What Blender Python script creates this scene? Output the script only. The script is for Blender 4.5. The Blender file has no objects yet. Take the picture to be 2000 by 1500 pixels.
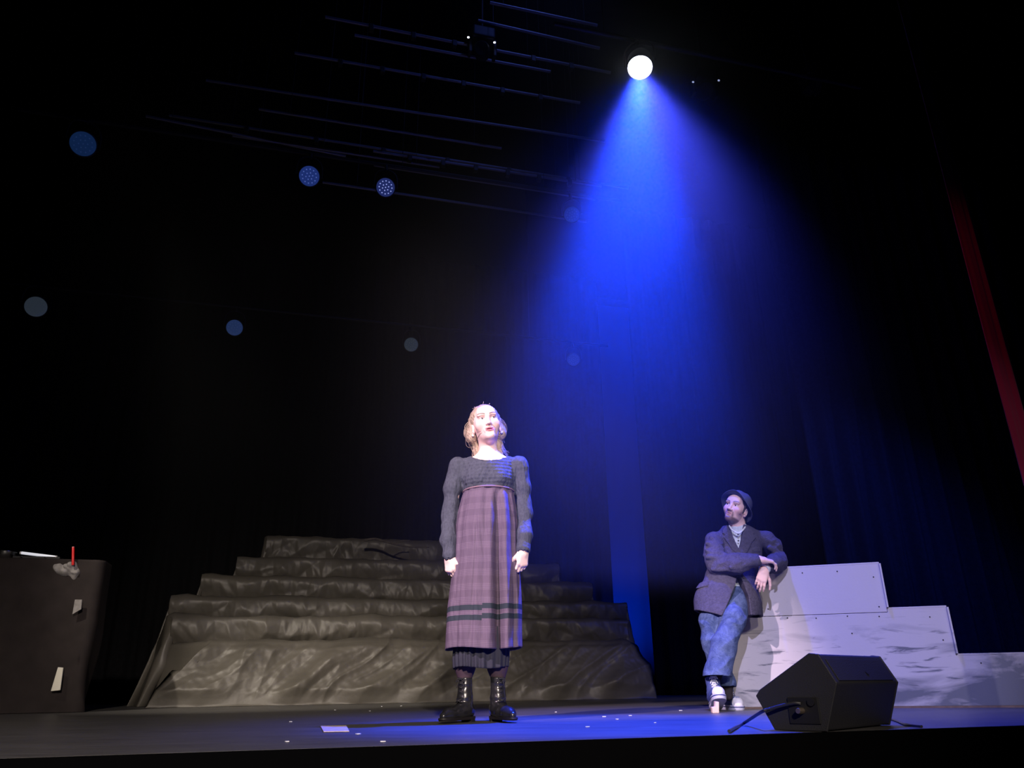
import bpy, bmesh, math, random
import numpy as np
from mathutils import Vector, Matrix

random.seed(7)
C = bpy.context.scene.collection
S = bpy.context.scene

# ------------------------------------------------------------------ camera
FPX, HC = 1500.0, 0.168
PITCH, ROLL = math.atan(590 / 1500), math.radians(0.8)
_F = np.array([0, math.cos(PITCH), math.sin(PITCH)])
_R0 = np.array([1.0, 0, 0])
_U0 = np.array([0, -math.sin(PITCH), math.cos(PITCH)])
_R = _R0 * math.cos(ROLL) - _U0 * math.sin(ROLL)
_U = _U0 * math.cos(ROLL) + _R0 * math.sin(ROLL)
CAM = np.array([0, 0, HC])
cd = bpy.data.cameras.new('camera')
cam = bpy.data.objects.new('camera', cd)
C.objects.link(cam)
cd.sensor_width = 36.0
cd.lens = 36.0 * FPX / 2000
cd.clip_start, cd.clip_end = 0.05, 100
cam.matrix_world = Matrix([[_R[0], _U[0], -_F[0], 0], [_R[1], _U[1], -_F[1], 0], [_R[2], _U[2], -_F[2], HC], [0, 0, 0, 1]])
S.camera = cam


def ray(x, y):
    return _F * FPX + _R * (x - 1000) - _U * (y - 750)


def at(x, y, D):
    d = ray(x, y)
    return CAM + d * (D / d[1])


def fl(x, y, z=0.0):
    d = ray(x, y)
    return CAM + d * ((z - HC) / d[2])


# ------------------------------------------------------------------ world, exposure, lights
S.view_settings.view_transform = 'Standard'
S.view_settings.look = 'None'
S.view_settings.gamma = 1.0
S.view_settings.use_curve_mapping = False
S.view_settings.exposure = 0.0
S.cycles.volume_step_rate = 2.0
S.cycles.volume_max_steps = 128
w = bpy.data.worlds.new('world')
S.world = w
w.use_nodes = True
w.node_tree.nodes['Background'].inputs[0].default_value = (0.0, 0.0, 0.002, 1)
w.node_tree.nodes['Background'].inputs[1].default_value = 0.0


def spot(name, loc, target, energy, color, angle, blend, radius=0.08):
    d = bpy.data.lights.new(name, 'SPOT')
    d.energy, d.color, d.spot_size, d.spot_blend, d.shadow_soft_size = energy, color, math.radians(angle), blend, radius
    o = bpy.data.objects.new(name, d)
    C.objects.link(o)
    o.location = loc
    o.rotation_euler = (Vector(target) - Vector(loc)).to_track_quat('-Z', 'Y').to_euler()
    return o


LAMP = at(1250, 131, 4.85)                       # the lit LED lamp hanging over the stage
LAMP_AIM = np.array(fl(1212, 1411))
LAMP_DIR = (LAMP_AIM - LAMP) / np.linalg.norm(LAMP_AIM - LAMP)
LAMP_OUT = tuple(LAMP + LAMP_DIR * 0.03)
spot('lamp_blue_beam', LAMP_OUT, LAMP_AIM + np.array([-0.08, 0, 0]), 9000, (0.0, 0.045, 1.0), 32, 0.75, 0.07)
spot('lamp_violet_core', LAMP_OUT, (1.05, 4.55, 0.3), 2300, (0.06, 0.075, 1.0), 64, 0.8, 0.05)
spot('lamp_blue_spill', LAMP_OUT, LAMP_AIM + np.array([0.35, 0.3, 0]), 260, (0.0, 0.05, 1.0), 84, 1.0, 0.07)
# front-of-house lamps over the audience
spot('front_lamp_woman', (-4.2, -1.9, 5.6), (-0.17, 4.2, 1.25), 5600, (1.0, 0.74, 0.92), 14, 0.6, 0.06)
spot('front_lamp_fill', (1.6, -3.0, 3.2), (-0.1, 4.2, 1.0), 420, (1.0, 0.72, 0.66), 18, 0.7, 0.10)
spot('front_lamp_man', (-0.6, -3.8, 4.4), (2.05, 5.5, 0.6), 3000, (0.62, 0.58, 1.0), 17, 0.6, 0.05)
spot('front_lamp_stairs', (4.0, -3.5, 4.0), (2.2, 5.4, 0.5), 620, (1.0, 0.86, 0.92), 20, 0.7, 0.10)
spot('front_lamp_warm', (-5.2, 0.5, 7.0), (-2.3, 8.9, 0.10), 4300, (1.0, 0.88, 0.74), 22, 0.9, 0.08)
spot('front_lamp_house', (1.0, -6.0, 4.0), (-1.6, 6.0, 0.0), 5000, (1.0, 0.86, 0.74), 36, 0.9, 0.12)
spot('batten_fill_blue', (1.2, 4.6, 8.6), (-0.8, 7.0, 6.2), 70, (0.12, 0.2, 1.0), 85, 1.0, 0.1)  # unseen blue lamp, added only to bring the battens out of the dark
spot('side_lamp_red', (-1.5, 1.0, 4.0), tuple(at(1925, 600, 4.5)), 190, (1.0, 0.05, 0.32), 19, 1.0, 0.1)
spot('leg_fill_blue', (5.2, 5.6, 5.2), (4.4, 9.6, 1.6), 700, (0.03, 0.08, 1.0), 62, 0.9, 0.08)  # added lamp out of view, lifts the folds of the leg curtain
_ul = at(1240, 1300, 14.2)
spot('backcloth_fill_blue', (_ul[0], _ul[1], 0.15), (_ul[0] + 0.05, _ul[1] + 0.6, 1.3), 560, (0.0, 0.05, 1.0), 120, 1.0, 0.05)  # no fixture here: added blue light to brighten the foot of the backcloth

# ------------------------------------------------------------------ helpers: tags, meshes
def tag(o, label=None, cat=None, group=None, kind=None):
    if label: o['label'] = label
    if cat: o['category'] = cat
    if group: o['group'] = group
    if kind: o['kind'] = kind
    return o


def empty(name, loc, label, cat, group=None, rz=0.0):
    o = bpy.data.objects.new(name, None)
    C.objects.link(o)
    o.empty_display_size = 0.1
    o.location = loc
    o.rotation_euler = (0, 0, rz)
    return tag(o, label, cat, group)


def np_mesh(name, V, Q, m, parent=None, loc=None, smooth=True, uv=None, col=None):
    """V (n,3), Q list of faces or (m,k) array -> one mesh object"""
    me = bpy.data.meshes.new(name)
    V = np.asarray(V, dtype=np.float32)
    if isinstance(Q, np.ndarray):
        k = Q.shape[1]
        me.vertices.add(len(V)); me.vertices.foreach_set('co', V.ravel())
        me.loops.add(Q.size); me.loops.foreach_set('vertex_index', Q.astype(np.int32).ravel())
        me.polygons.add(len(Q))
        me.polygons.foreach_set('loop_start', np.arange(0, Q.size, k, dtype=np.int32))
        me.update(calc_edges=True)
    else:
        me.from_pydata([tuple(map(float, v)) for v in V], [], [tuple(int(i) for i in f) for f in Q])
    me.validate()
    me.polygons.foreach_set('use_smooth', [smooth] * len(me.polygons))
    if uv is not None:
        l = me.uv_layers.new(name='UVMap')
        idx = np.zeros(len(me.loops), dtype=np.int32); me.loops.foreach_get('vertex_index', idx)
        l.data.foreach_set('uv', np.asarray(uv, dtype=np.float32)[idx].ravel())
    if col is not None:
        a = me.color_attributes.new('col', 'FLOAT_COLOR', 'POINT')
        c = np.ones((len(V), 4), dtype=np.float32); c[:, :3] = col
        a.data.foreach_set('color', c.ravel())
    me.update()
    o = bpy.data.objects.new(name, me)
    C.objects.link(o)
    if m is not None: me.materials.append(m)
    if parent is not None: o.parent = parent
    if loc is not None: o.location = tuple(loc)
    return o


class Geo:
    """collects shapes for ONE mesh object"""
    def __init__(s): s.v, s.f, s.n = [], [], 0

    def add(s, V, F):
        V = [tuple(map(float, v)) for v in V]
        s.v += V
        s.f += [tuple(int(i) + s.n for i in f) for f in F]
        s.n += len(V)
        return s

    def box(s, c, d, M=None):
        x, y, z = [k / 2 for k in d]
        P = np.array([(-x, -y, -z), (x, -y, -z), (x, y, -z), (-x, y, -z), (-x, -y, z), (x, -y, z), (x, y, z), (-x, y, z)])
        if M is not None: P = P @ np.asarray(M).T
        return s.add(P + np.array(c), [(0, 3, 2, 1), (4, 5, 6, 7), (0, 1, 5, 4), (1, 2, 6, 5), (2, 3, 7, 6), (3, 0, 4, 7)])

    def tube(s, P, r, n=10, cap=True):
        V, F = tube(P, r, n, cap)
        return s.add(V, F)

    def prism(s, pts, vec):
        """pts: planar polygon (3D), extruded by vec"""
        n = len(pts)
        A = np.array(pts, float); B = A + np.array(vec, float)
        F = [tuple(range(n))[::-1], tuple(range(n, 2 * n))] + [(i, (i + 1) % n, n + (i + 1) % n, n + i) for i in range(n)]
        return s.add(np.vstack([A, B]), F)

    def lathe(s, prof, c=(0, 0, 0), M=None, n=32):
        """prof: (radius, height) along local z"""
        R = []
        for r, h in prof:
            a = np.arange(n) * 2 * math.pi / n
            R.append(np.stack([np.cos(a) * r, np.sin(a) * r, np.full(n, h)], 1))
        V, F = loft(np.array(R), True)
        if M is not None: V = V @ np.asarray(M).T
        return s.add(V + np.array(c), F)

    def obj(s, name, m, parent=None, loc=None, smooth=False, bevel=0, seg=2):
        o = np_mesh(name, s.v, s.f, m, parent, loc, smooth)
        bm = bmesh.new(); bm.from_mesh(o.data)
        bmesh.ops.recalc_face_normals(bm, faces=bm.faces)
        bm.to_mesh(o.data); bm.free()
        if bevel:
            b = o.modifiers.new('bevel', 'BEVEL'); b.width, b.segments, b.limit_method = bevel, seg, 'ANGLE'
        if smooth and not bevel:
            e = o.modifiers.new('split', 'EDGE_SPLIT'); e.split_angle = math.radians(40)
        return o


def loft(R, cap=False):
    """R (m, n, 3) closed rings -> verts, faces"""
    m, n = R.shape[:2]
    V = R.reshape(-1, 3)
    F = []
    for i in range(m - 1):
        for j in range(n):
            k = (j + 1) % n
            F.append((i * n + j, i * n + k, (i + 1) * n + k, (i + 1) * n + j))
    if cap:
        F.append(tuple(range(n))[::-1]); F.append(tuple((m - 1) * n + j for j in range(n)))
    return V, F


def tube(P, r, n=10, cap=True):
    P = np.asarray(P, float)
    r = np.broadcast_to(np.asarray(r, float), (len(P),))
    T = np.gradient(P, axis=0)
    T /= np.linalg.norm(T, axis=1)[:, None] + 1e-12
    ref = np.array([0.0, 0, 1.0]) if abs(T[0][2]) < 0.9 else np.array([1.0, 0, 0])
    R = []
    u = np.cross(T[0], ref); u /= np.linalg.norm(u)
    for i in range(len(P)):
        u = u - T[i] * (u @ T[i]); u /= np.linalg.norm(u)
        v = np.cross(T[i], u)
        a = np.arange(n) * 2 * math.pi / n
        R.append(P[i] + r[i] * (np.cos(a)[:, None] * u + np.sin(a)[:, None] * v))
    return loft(np.array(R), cap)


def smooth_path(P, n=24):
    """Catmull-Rom through the points"""
    P = np.asarray(P, float)
    Q = np.vstack([2 * P[0] - P[1], P, 2 * P[-1] - P[-2]])
    out = []
    for i in range(1, len(Q) - 2):
        for t in np.linspace(0, 1, n, endpoint=False):
            a, b, c, d = Q[i - 1], Q[i], Q[i + 1], Q[i + 2]
            out.append(0.5 * (2 * b + (c - a) * t + (2 * a - 5 * b + 4 * c - d) * t * t + (3 * b - a - 3 * c + d) * t ** 3))
    out.append(Q[-2])
    return np.array(out)


# ------------------------------------------------------------------ helpers: noise, signed distance shapes
_perm = np.random.RandomState(3).permutation(256)
_rnd = np.random.RandomState(4).uniform(-1, 1, 256).astype(np.float32)


def noise3(x, y, z):
    xi, yi, zi = np.floor(x).astype(np.int32), np.floor(y).astype(np.int32), np.floor(z).astype(np.int32)
    fx, fy, fz = x - xi, y - yi, z - zi
    fx, fy, fz = [t * t * (3 - 2 * t) for t in (fx, fy, fz)]
    out = 0
    for a in (0, 1):
        for b in (0, 1):
            for c in (0, 1):
                h = _perm[(_perm[(_perm[(xi + a) & 255] + yi + b) & 255] + zi + c) & 255]
                out = out + _rnd[h] * (fx if a else 1 - fx) * (fy if b else 1 - fy) * (fz if c else 1 - fz)
    return out


def ridge(x, y, z):
    return 1 - 2 * np.abs(noise3(x, y, z))


def crumple(x, y, seed, f, n=3):
    """sharp creases between flat facets: triangle waves in many directions, bent by noise"""
    r_ = np.random.RandomState(seed)
    t_ = 0
    for k in range(n):
        a = r_.uniform(0, math.pi); ff = f * r_.uniform(0.6, 1.5)
        q = (x * math.cos(a) + y * math.sin(a)) * ff + r_.uniform(0, 9) + 0.32 * noise3(x * f * 0.6 + k * 3.3, y * f * 0.6 + seed, np.full_like(x, k * 1.7))
        t_ = t_ + np.abs((q % 1.0) * 2 - 1) * r_.uniform(0.5, 1.0) / n
    return t_


def facets(x, y, cell, seed, ang=0.0, stretch=1.0):
    """flat facets that meet in sharp folds: nearest of scattered pinch points, each with its own tilted square metric"""
    ca, sa = math.cos(ang), math.sin(ang)
    X, Y = (x * ca + y * sa) / (cell * stretch), (-x * sa + y * ca) / cell
    best = np.full(x.shape, 9.0)
    ix, iy = np.floor(X).astype(int), np.floor(Y).astype(int)
    for a in (-1, 0, 1):
        for b in (-1, 0, 1):
            h = _perm[(_perm[(ix + a + seed) & 255] + iy + b) & 255]; h2 = _perm[(h + 57) & 255]; h3 = _perm[(h2 + 91) & 255]
            dx, dy = X - (ix + a + 0.15 + 0.7 * h / 255.0), Y - (iy + b + 0.15 + 0.7 * h2 / 255.0)
            t_ = h3 / 255.0 * math.pi / 2
            c_, s_ = np.cos(t_), np.sin(t_)
            best = np.minimum(best, np.abs(dx * c_ + dy * s_) * 0.9 + np.abs(-dx * s_ + dy * c_) * 0.45)
    return best


def rot(axis, a):
    return np.array(Matrix.Rotation(a, 3, axis))


def cone(a, b, ra, rb, sy=1.0, yc=None):
    """tapered capsule; sy < 1 flattens it in depth (y) about yc"""
    a, b = np.array(a, float), np.array(b, float)
    yc = (a[1] + b[1]) / 2 if yc is None else yc
    A, B = a.copy(), b.copy()
    A[1] = (a[1] - yc) / sy; B[1] = (b[1] - yc) / sy
    d = B - A; L = d @ d + 1e-9

    def f(X, Y, Z):
        x, y, z = X - A[0], (Y - yc) / sy - A[1], Z - A[2]
        t = np.clip((x * d[0] + y * d[1] + z * d[2]) / L, 0, 1)
        return np.sqrt((x - t * d[0]) ** 2 + (y - t * d[1]) ** 2 + (z - t * d[2]) ** 2) - (ra + (rb - ra) * t)
    R = np.array([max(ra, rb)] * 3); R[1] *= max(sy, 0.01)
    return f, np.minimum(a, b) - R, np.maximum(a, b) + R


def ell(c, r, M=None):
    c, r = np.array(c, float), np.array(r, float)

    def f(X, Y, Z):
        x, y, z = X - c[0], Y - c[1], Z - c[2]
        if M is not None:
            x, y, z = [M[0][i] * x + M[1][i] * y + M[2][i] * z for i in range(3)]
        k0 = np.sqrt((x / r[0]) ** 2 + (y / r[1]) ** 2 + (z / r[2]) ** 2)
        k1 = np.sqrt((x / r[0] ** 2) ** 2 + (y / r[1] ** 2) ** 2 + (z / r[2] ** 2) ** 2) + 1e-9
        return k0 * (k0 - 1) / k1
    R = np.array([max(r)] * 3) if M is not None else r
    return f, c - R, c + R


def smin(a, b, k):
    if k <= 0: return np.minimum(a, b)
    h = np.maximum(k - np.abs(a - b), 0) / k
    return np.minimum(a, b) - h * h * k * 0.25


def smax(a, b, k): return -smin(-a, -b, k)


class Vol:
    def __init__(s, xs, ys, zs):
        s.ax = [np.asarray(t, np.float32) for t in (xs, ys, zs)]
        s.d = np.full([len(t) for t in s.ax], 9.0, np.float32)

    def sl(s, lo, hi, m):
        S_ = []
        for t, l, h in zip(s.ax, lo, hi):
            i, j = np.searchsorted(t, [l - m, h + m]); S_.append(slice(max(i - 1, 0), min(j + 1, len(t))))
        x, y, z = [t[q] for t, q in zip(s.ax, S_)]
        return tuple(S_), x[:, None, None], y[None, :, None], z[None, None, :]

    def add(s, prim, k=0.01):
        f, lo, hi = prim
        q, X, Y, Z = s.sl(lo, hi, k + 0.03)
        if 0 in s.d[q].shape: return s
        s.d[q] = smin(s.d[q], f(X, Y, Z).astype(np.float32), k)
        return s

    def chain(s, P, r, k=0.01, sy=1.0):
        for i in range(len(P) - 1): s.add(cone(P[i], P[i + 1], r[i], r[i + 1], sy), k)
        return s

    def cut(s, prim, k=0.005):
        f, lo, hi = prim
        q, X, Y, Z = s.sl(lo, hi, k + 0.03)
        if 0 in s.d[q].shape: return s
        s.d[q] = smax(s.d[q], -f(X, Y, Z).astype(np.float32), k)
        return s

    def cut_all(s, f, k=0.003):
        X, Y, Z = s.ax[0][:, None, None], s.ax[1][None, :, None], s.ax[2][None, None, :]
        s.d = smax(s.d, -f(X, Y, Z).astype(np.float32) + 0 * s.d, k)
        return s

    def warp(s, fn, band=0.05):
        """fn(x, y, z) added to the distance near the surface"""
        I = np.nonzero(np.abs(s.d) < band)
        x, y, z = s.ax[0][I[0]], s.ax[1][I[1]], s.ax[2][I[2]]
        s.d[I] += fn(x, y, z).astype(np.float32)
        return s

    def mesh(s):
        return surface_nets(s.d, s.ax)

    def obj(s, name, m, parent=None, col=None, loc=None):
        V, Q = s.mesh()
        return np_mesh(name, V, Q, m, parent, loc, True, None, col(V) if callable(col) else col)


def surface_nets(d, ax):
    nx, ny, nz = d.shape
    ins = d < 0
    cnt = np.zeros((nx - 1, ny - 1, nz - 1), np.int8)
    for a in (0, 1):
        for b in (0, 1):
            for c in (0, 1):
                cnt += ins[a:nx - 1 + a, b:ny - 1 + b, c:nz - 1 + c]
    act = np.nonzero((cnt > 0) & (cnt < 8))
    I, J, K = act
    n = len(I)
    cv = {(a, b, c): d[I + a, J + b, K + c] for a in (0, 1) for b in (0, 1) for c in (0, 1)}
    acc = np.zeros((n, 3)); w_ = np.zeros(n)
    for axis in range(3):
        o = [t for t in range(3) if t != axis]
        for u in (0, 1):
            for v in (0, 1):
                p0 = [0, 0, 0]; p0[o[0]], p0[o[1]] = u, v
                p1 = list(p0); p1[axis] = 1
                a, b = cv[tuple(p0)], cv[tuple(p1)]
                m = (a < 0) != (b < 0)
                t = np.where(m, a / np.where(m, a - b, 1), 0)
                for q in range(3):
                    acc[:, q] += np.where(m, t if q == axis else p0[q], 0)
                w_ += m
    acc /= w_[:, None]
    V = np.zeros((n, 3))
    for q, (idx, t) in enumerate(zip(act, ax)):
        V[:, q] = t[idx] + acc[:, q] * (t[np.minimum(idx + 1, len(t) - 1)] - t[idx])
    idm = np.full(cnt.shape, -1, np.int32)
    idm[act] = np.arange(n)
    Qs = []
    for axis in range(3):
        o = [(axis + 1) % 3, (axis + 2) % 3]
        A = [slice(None)] * 3; B = [slice(None)] * 3
        A[axis], B[axis] = slice(0, -1), slice(1, None)
        sa, sb = ins[tuple(A)], ins[tuple(B)]
        E = np.nonzero(sa != sb)
        ok = (E[o[0]] > 0) & (E[o[1]] > 0) & (E[o[0]] < d.shape[o[0]] - 1) & (E[o[1]] < d.shape[o[1]] - 1)
        E = [e[ok] for e in E]
        flip = sb[tuple(E)]
        q = []
        for u, v in ((1, 1), (0, 1), (0, 0), (1, 0)):
            e = [t.copy() for t in E]
            e[o[0]] -= u; e[o[1]] -= v
            q.append(idm[tuple(e)])
        q = np.stack(q, 1)
        q[flip] = q[flip][:, ::-1]
        Qs.append(q)
    Q = np.vstack(Qs)
    return V, Q[(Q >= 0).all(1)]


def axis_steps(*seg):
    """seg: (start, end, step) pieces -> increasing coordinates"""
    out = []
    for a, b, st in seg:
        out += list(np.arange(a, b - st * 0.3, st))
    out.append(seg[-1][1])
    return np.array(out)


# ------------------------------------------------------------------ helpers: materials
def nd(nt, kind, **kw):
    n = nt.nodes.new(kind)
    for k, v in kw.items():
        if k in n.inputs: n.inputs[k].default_value = v
        else: setattr(n, k, v)
    return n


def mat(name, color, rough=0.6, spec=0.3, metal=0.0, noise=None, bump=None, attr=False, sheen=0.0, emit=None, coat=0.0, sss=0.0, coords='Object'):
    m = bpy.data.materials.new(name)
    m.use_nodes = True
    nt = m.node_tree
    p = nt.nodes['Principled BSDF']
    p.inputs['Base Color'].default_value = (*color, 1)
    p.inputs['Roughness'].default_value = rough
    p.inputs['Specular IOR Level'].default_value = spec
    p.inputs['Metallic'].default_value = metal
    p.inputs['Sheen Weight'].default_value = sheen
    p.inputs['Coat Weight'].default_value = coat
    if sss:
        p.inputs['Subsurface Weight'].default_value = sss
        p.inputs['Subsurface Scale'].default_value = 0.01
        p.inputs['Subsurface Radius'].default_value = (1, 0.3, 0.15)
    tc = nd(nt, 'ShaderNodeTexCoord')
    base = None
    if attr:
        a = nd(nt, 'ShaderNodeAttribute', attribute_name='col'); base = a.outputs['Color']
    if noise:
        sc, amt = noise[:2]
        t = nd(nt, 'ShaderNodeTexNoise', Scale=sc, Detail=5.0, Roughness=0.6)
        nt.links.new(tc.outputs[coords], t.inputs['Vector'])
        r = nd(nt, 'ShaderNodeMapRange')
        r.inputs['From Min'].default_value, r.inputs['From Max'].default_value = 0.3, 0.7
        r.inputs['To Min'].default_value, r.inputs['To Max'].default_value = 1 - amt, 1 + amt
        nt.links.new(t.outputs[0], r.inputs['Value'])
        x = nd(nt, 'ShaderNodeVectorMath', operation='SCALE')
        if base: nt.links.new(base, x.inputs[0])
        else: x.inputs[0].default_value = color
        nt.links.new(r.outputs[0], x.inputs['Scale'])
        base = x.outputs[0]
    if base is not None: nt.links.new(base, p.inputs['Base Color'])
    if bump:
        sc, st = bump[:2]
        t = nd(nt, 'ShaderNodeTexNoise', Scale=sc, Detail=4.0)
        mp = nd(nt, 'ShaderNodeMapping')
        if len(bump) > 2: mp.inputs['Scale'].default_value = bump[2]
        nt.links.new(tc.outputs[coords], mp.inputs['Vector'])
        nt.links.new(mp.outputs[0], t.inputs['Vector'])
        b = nd(nt, 'ShaderNodeBump', Strength=st, Distance=0.01)
        nt.links.new(t.outputs[0], b.inputs['Height'])
        nt.links.new(b.outputs[0], p.inputs['Normal'])
    if emit:
        p.inputs['Emission Color'].default_value = (*emit[:3], 1)
        p.inputs['Emission Strength'].default_value = emit[3]
    return m

# ------------------------------------------------------------------ materials
M = {}
M['floor'] = mat('stage_floor', (0.035, 0.034, 0.034), 0.42, 0.35, bump=(30, 0.15))
def floor_nodes():
    m = M['floor']; nt = m.node_tree; p = nt.nodes['Principled BSDF']
    tc = nd(nt, 'ShaderNodeTexCoord')
    n1 = nd(nt, 'ShaderNodeTexNoise', Scale=3.0, Detail=8.0, Roughness=0.7)
    mp = nd(nt, 'ShaderNodeMapping'); mp.inputs['Scale'].default_value = (1, 4, 1); mp.inputs['Rotation'].default_value = (0, 0, 0.5)
    nt.links.new(tc.outputs['Object'], mp.inputs[0]); nt.links.new(mp.outputs[0], n1.inputs['Vector'])
    r = nd(nt, 'ShaderNodeValToRGB'); r.color_ramp.elements[0].position, r.color_ramp.elements[1].position = 0.35, 0.75
    r.color_ramp.elements[0].color = (0.060, 0.058, 0.056, 1); r.color_ramp.elements[1].color = (0.115, 0.112, 0.108, 1)
    nt.links.new(n1.outputs[0], r.inputs[0])
    # scuffs and white paint flecks
    v = nd(nt, 'ShaderNodeTexVoronoi', Scale=7.0); nt.links.new(tc.outputs['Object'], v.inputs['Vector'])
    lt = nd(nt, 'ShaderNodeMath', operation='LESS_THAN'); lt.inputs[1].default_value = 0.035
    nt.links.new(v.outputs['Distance'], lt.inputs[0])
    n2 = nd(nt, 'ShaderNodeTexNoise', Scale=2.2, Detail=3.0)
    mp2 = nd(nt, 'ShaderNodeMapping'); mp2.inputs['Scale'].default_value = (0.6, 30, 1); mp2.inputs['Rotation'].default_value = (0, 0, 0.9)
    nt.links.new(tc.outputs['Object'], mp2.inputs[0]); nt.links.new(mp2.outputs[0], n2.inputs['Vector'])
    g = nd(nt, 'ShaderNodeMath', operation='GREATER_THAN'); g.inputs[1].default_value = 0.72
    nt.links.new(n2.outputs[0], g.inputs[0])
    sc = nd(nt, 'ShaderNodeMath', operation='MULTIPLY'); sc.inputs[1].default_value = 0.35; nt.links.new(g.outputs[0], sc.inputs[0])
    mx = nd(nt, 'ShaderNodeMath', operation='MAXIMUM'); nt.links.new(lt.outputs[0], mx.inputs[0]); nt.links.new(sc.outputs[0], mx.inputs[1])
    mix = nd(nt, 'ShaderNodeMix', data_type='RGBA')
    nt.links.new(mx.outputs[0], mix.inputs['Factor']); nt.links.new(r.outputs[0], mix.inputs['A']); mix.inputs['B'].default_value = (0.30, 0.28, 0.26, 1)
    nt.links.new(mix.outputs['Result'], p.inputs['Base Color'])
floor_nodes()
M['black'] = mat('black_paint', (0.002, 0.002, 0.0024), 1.0, 0.0)
M['black_cloth'] = mat('black_stage_cloth', (0.007, 0.007, 0.008), 0.95, 0.05, noise=(20, 0.2))
M['leg_cloth'] = mat('black_leg_cloth', (0.030, 0.030, 0.036), 0.95, 0.05, noise=(20, 0.2))
M['blue_cloth'] = mat('pale_backcloth', (0.11, 0.12, 0.15), 0.9, 0.1)
M['red_cloth'] = mat('red_velvet', (0.16, 0.008, 0.03), 0.9, 0.1, sheen=0.2)
M['tarp'] = mat('dark_tarpaulin', (0.085, 0.078, 0.066), 0.46, 0.4, noise=(1.2, 0.15), bump=(26, 0.15))
M['cart_cloth'] = mat('dark_brown_cloth', (0.019, 0.015, 0.015), 0.85, 0.15, noise=(6, 0.2))
M['metal_black'] = mat('black_metal', (0.012, 0.012, 0.014), 0.5, 0.3)
M['pipe'] = mat('steel_pipe', (0.22, 0.22, 0.24), 0.45, 0.5, 0.6)
M['plastic'] = mat('black_textured_plastic', (0.022, 0.022, 0.027), 0.55, 0.35, bump=(260, 0.25))
M['rubber'] = mat('black_rubber_cable', (0.02, 0.02, 0.025), 0.4, 0.5)
M['white_paint'] = mat('white_plastic', (0.75, 0.75, 0.78), 0.4, 0.4)
M['bar_glow'] = mat('white_tube_added_glow', (0.7, 0.7, 0.72), 0.4, 0.4, emit=(0.85, 0.88, 1.0, 0.55))  # glow added to a plain white bar so it shows bright
M['silver'] = mat('silver_metal', (0.6, 0.6, 0.62), 0.25, 0.5, 1.0)
M['red'] = mat('red_plastic', (0.55, 0.01, 0.012), 0.35, 0.5)
M['grey_cloth'] = mat('grey_cloth', (0.20, 0.19, 0.19), 0.9, 0.1, noise=(30, 0.25))
M['paper'] = mat('scuffed_card', (0.62, 0.50, 0.48), 0.8, 0.1, noise=(25, 0.25))
M['wood'] = mat('pale_wood', (0.62, 0.45, 0.38), 0.6, 0.3, noise=(20, 0.15))
M['brown_wood'] = mat('brown_wood', (0.16, 0.11, 0.085), 0.7, 0.2, noise=(20, 0.2))
M['branch'] = mat('dark_bark', (0.07, 0.06, 0.05), 0.7, 0.3, noise=(30, 0.3))
M['brass'] = mat('tarnished_metal', (0.45, 0.36, 0.30), 0.35, 0.5, 0.9)

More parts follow.
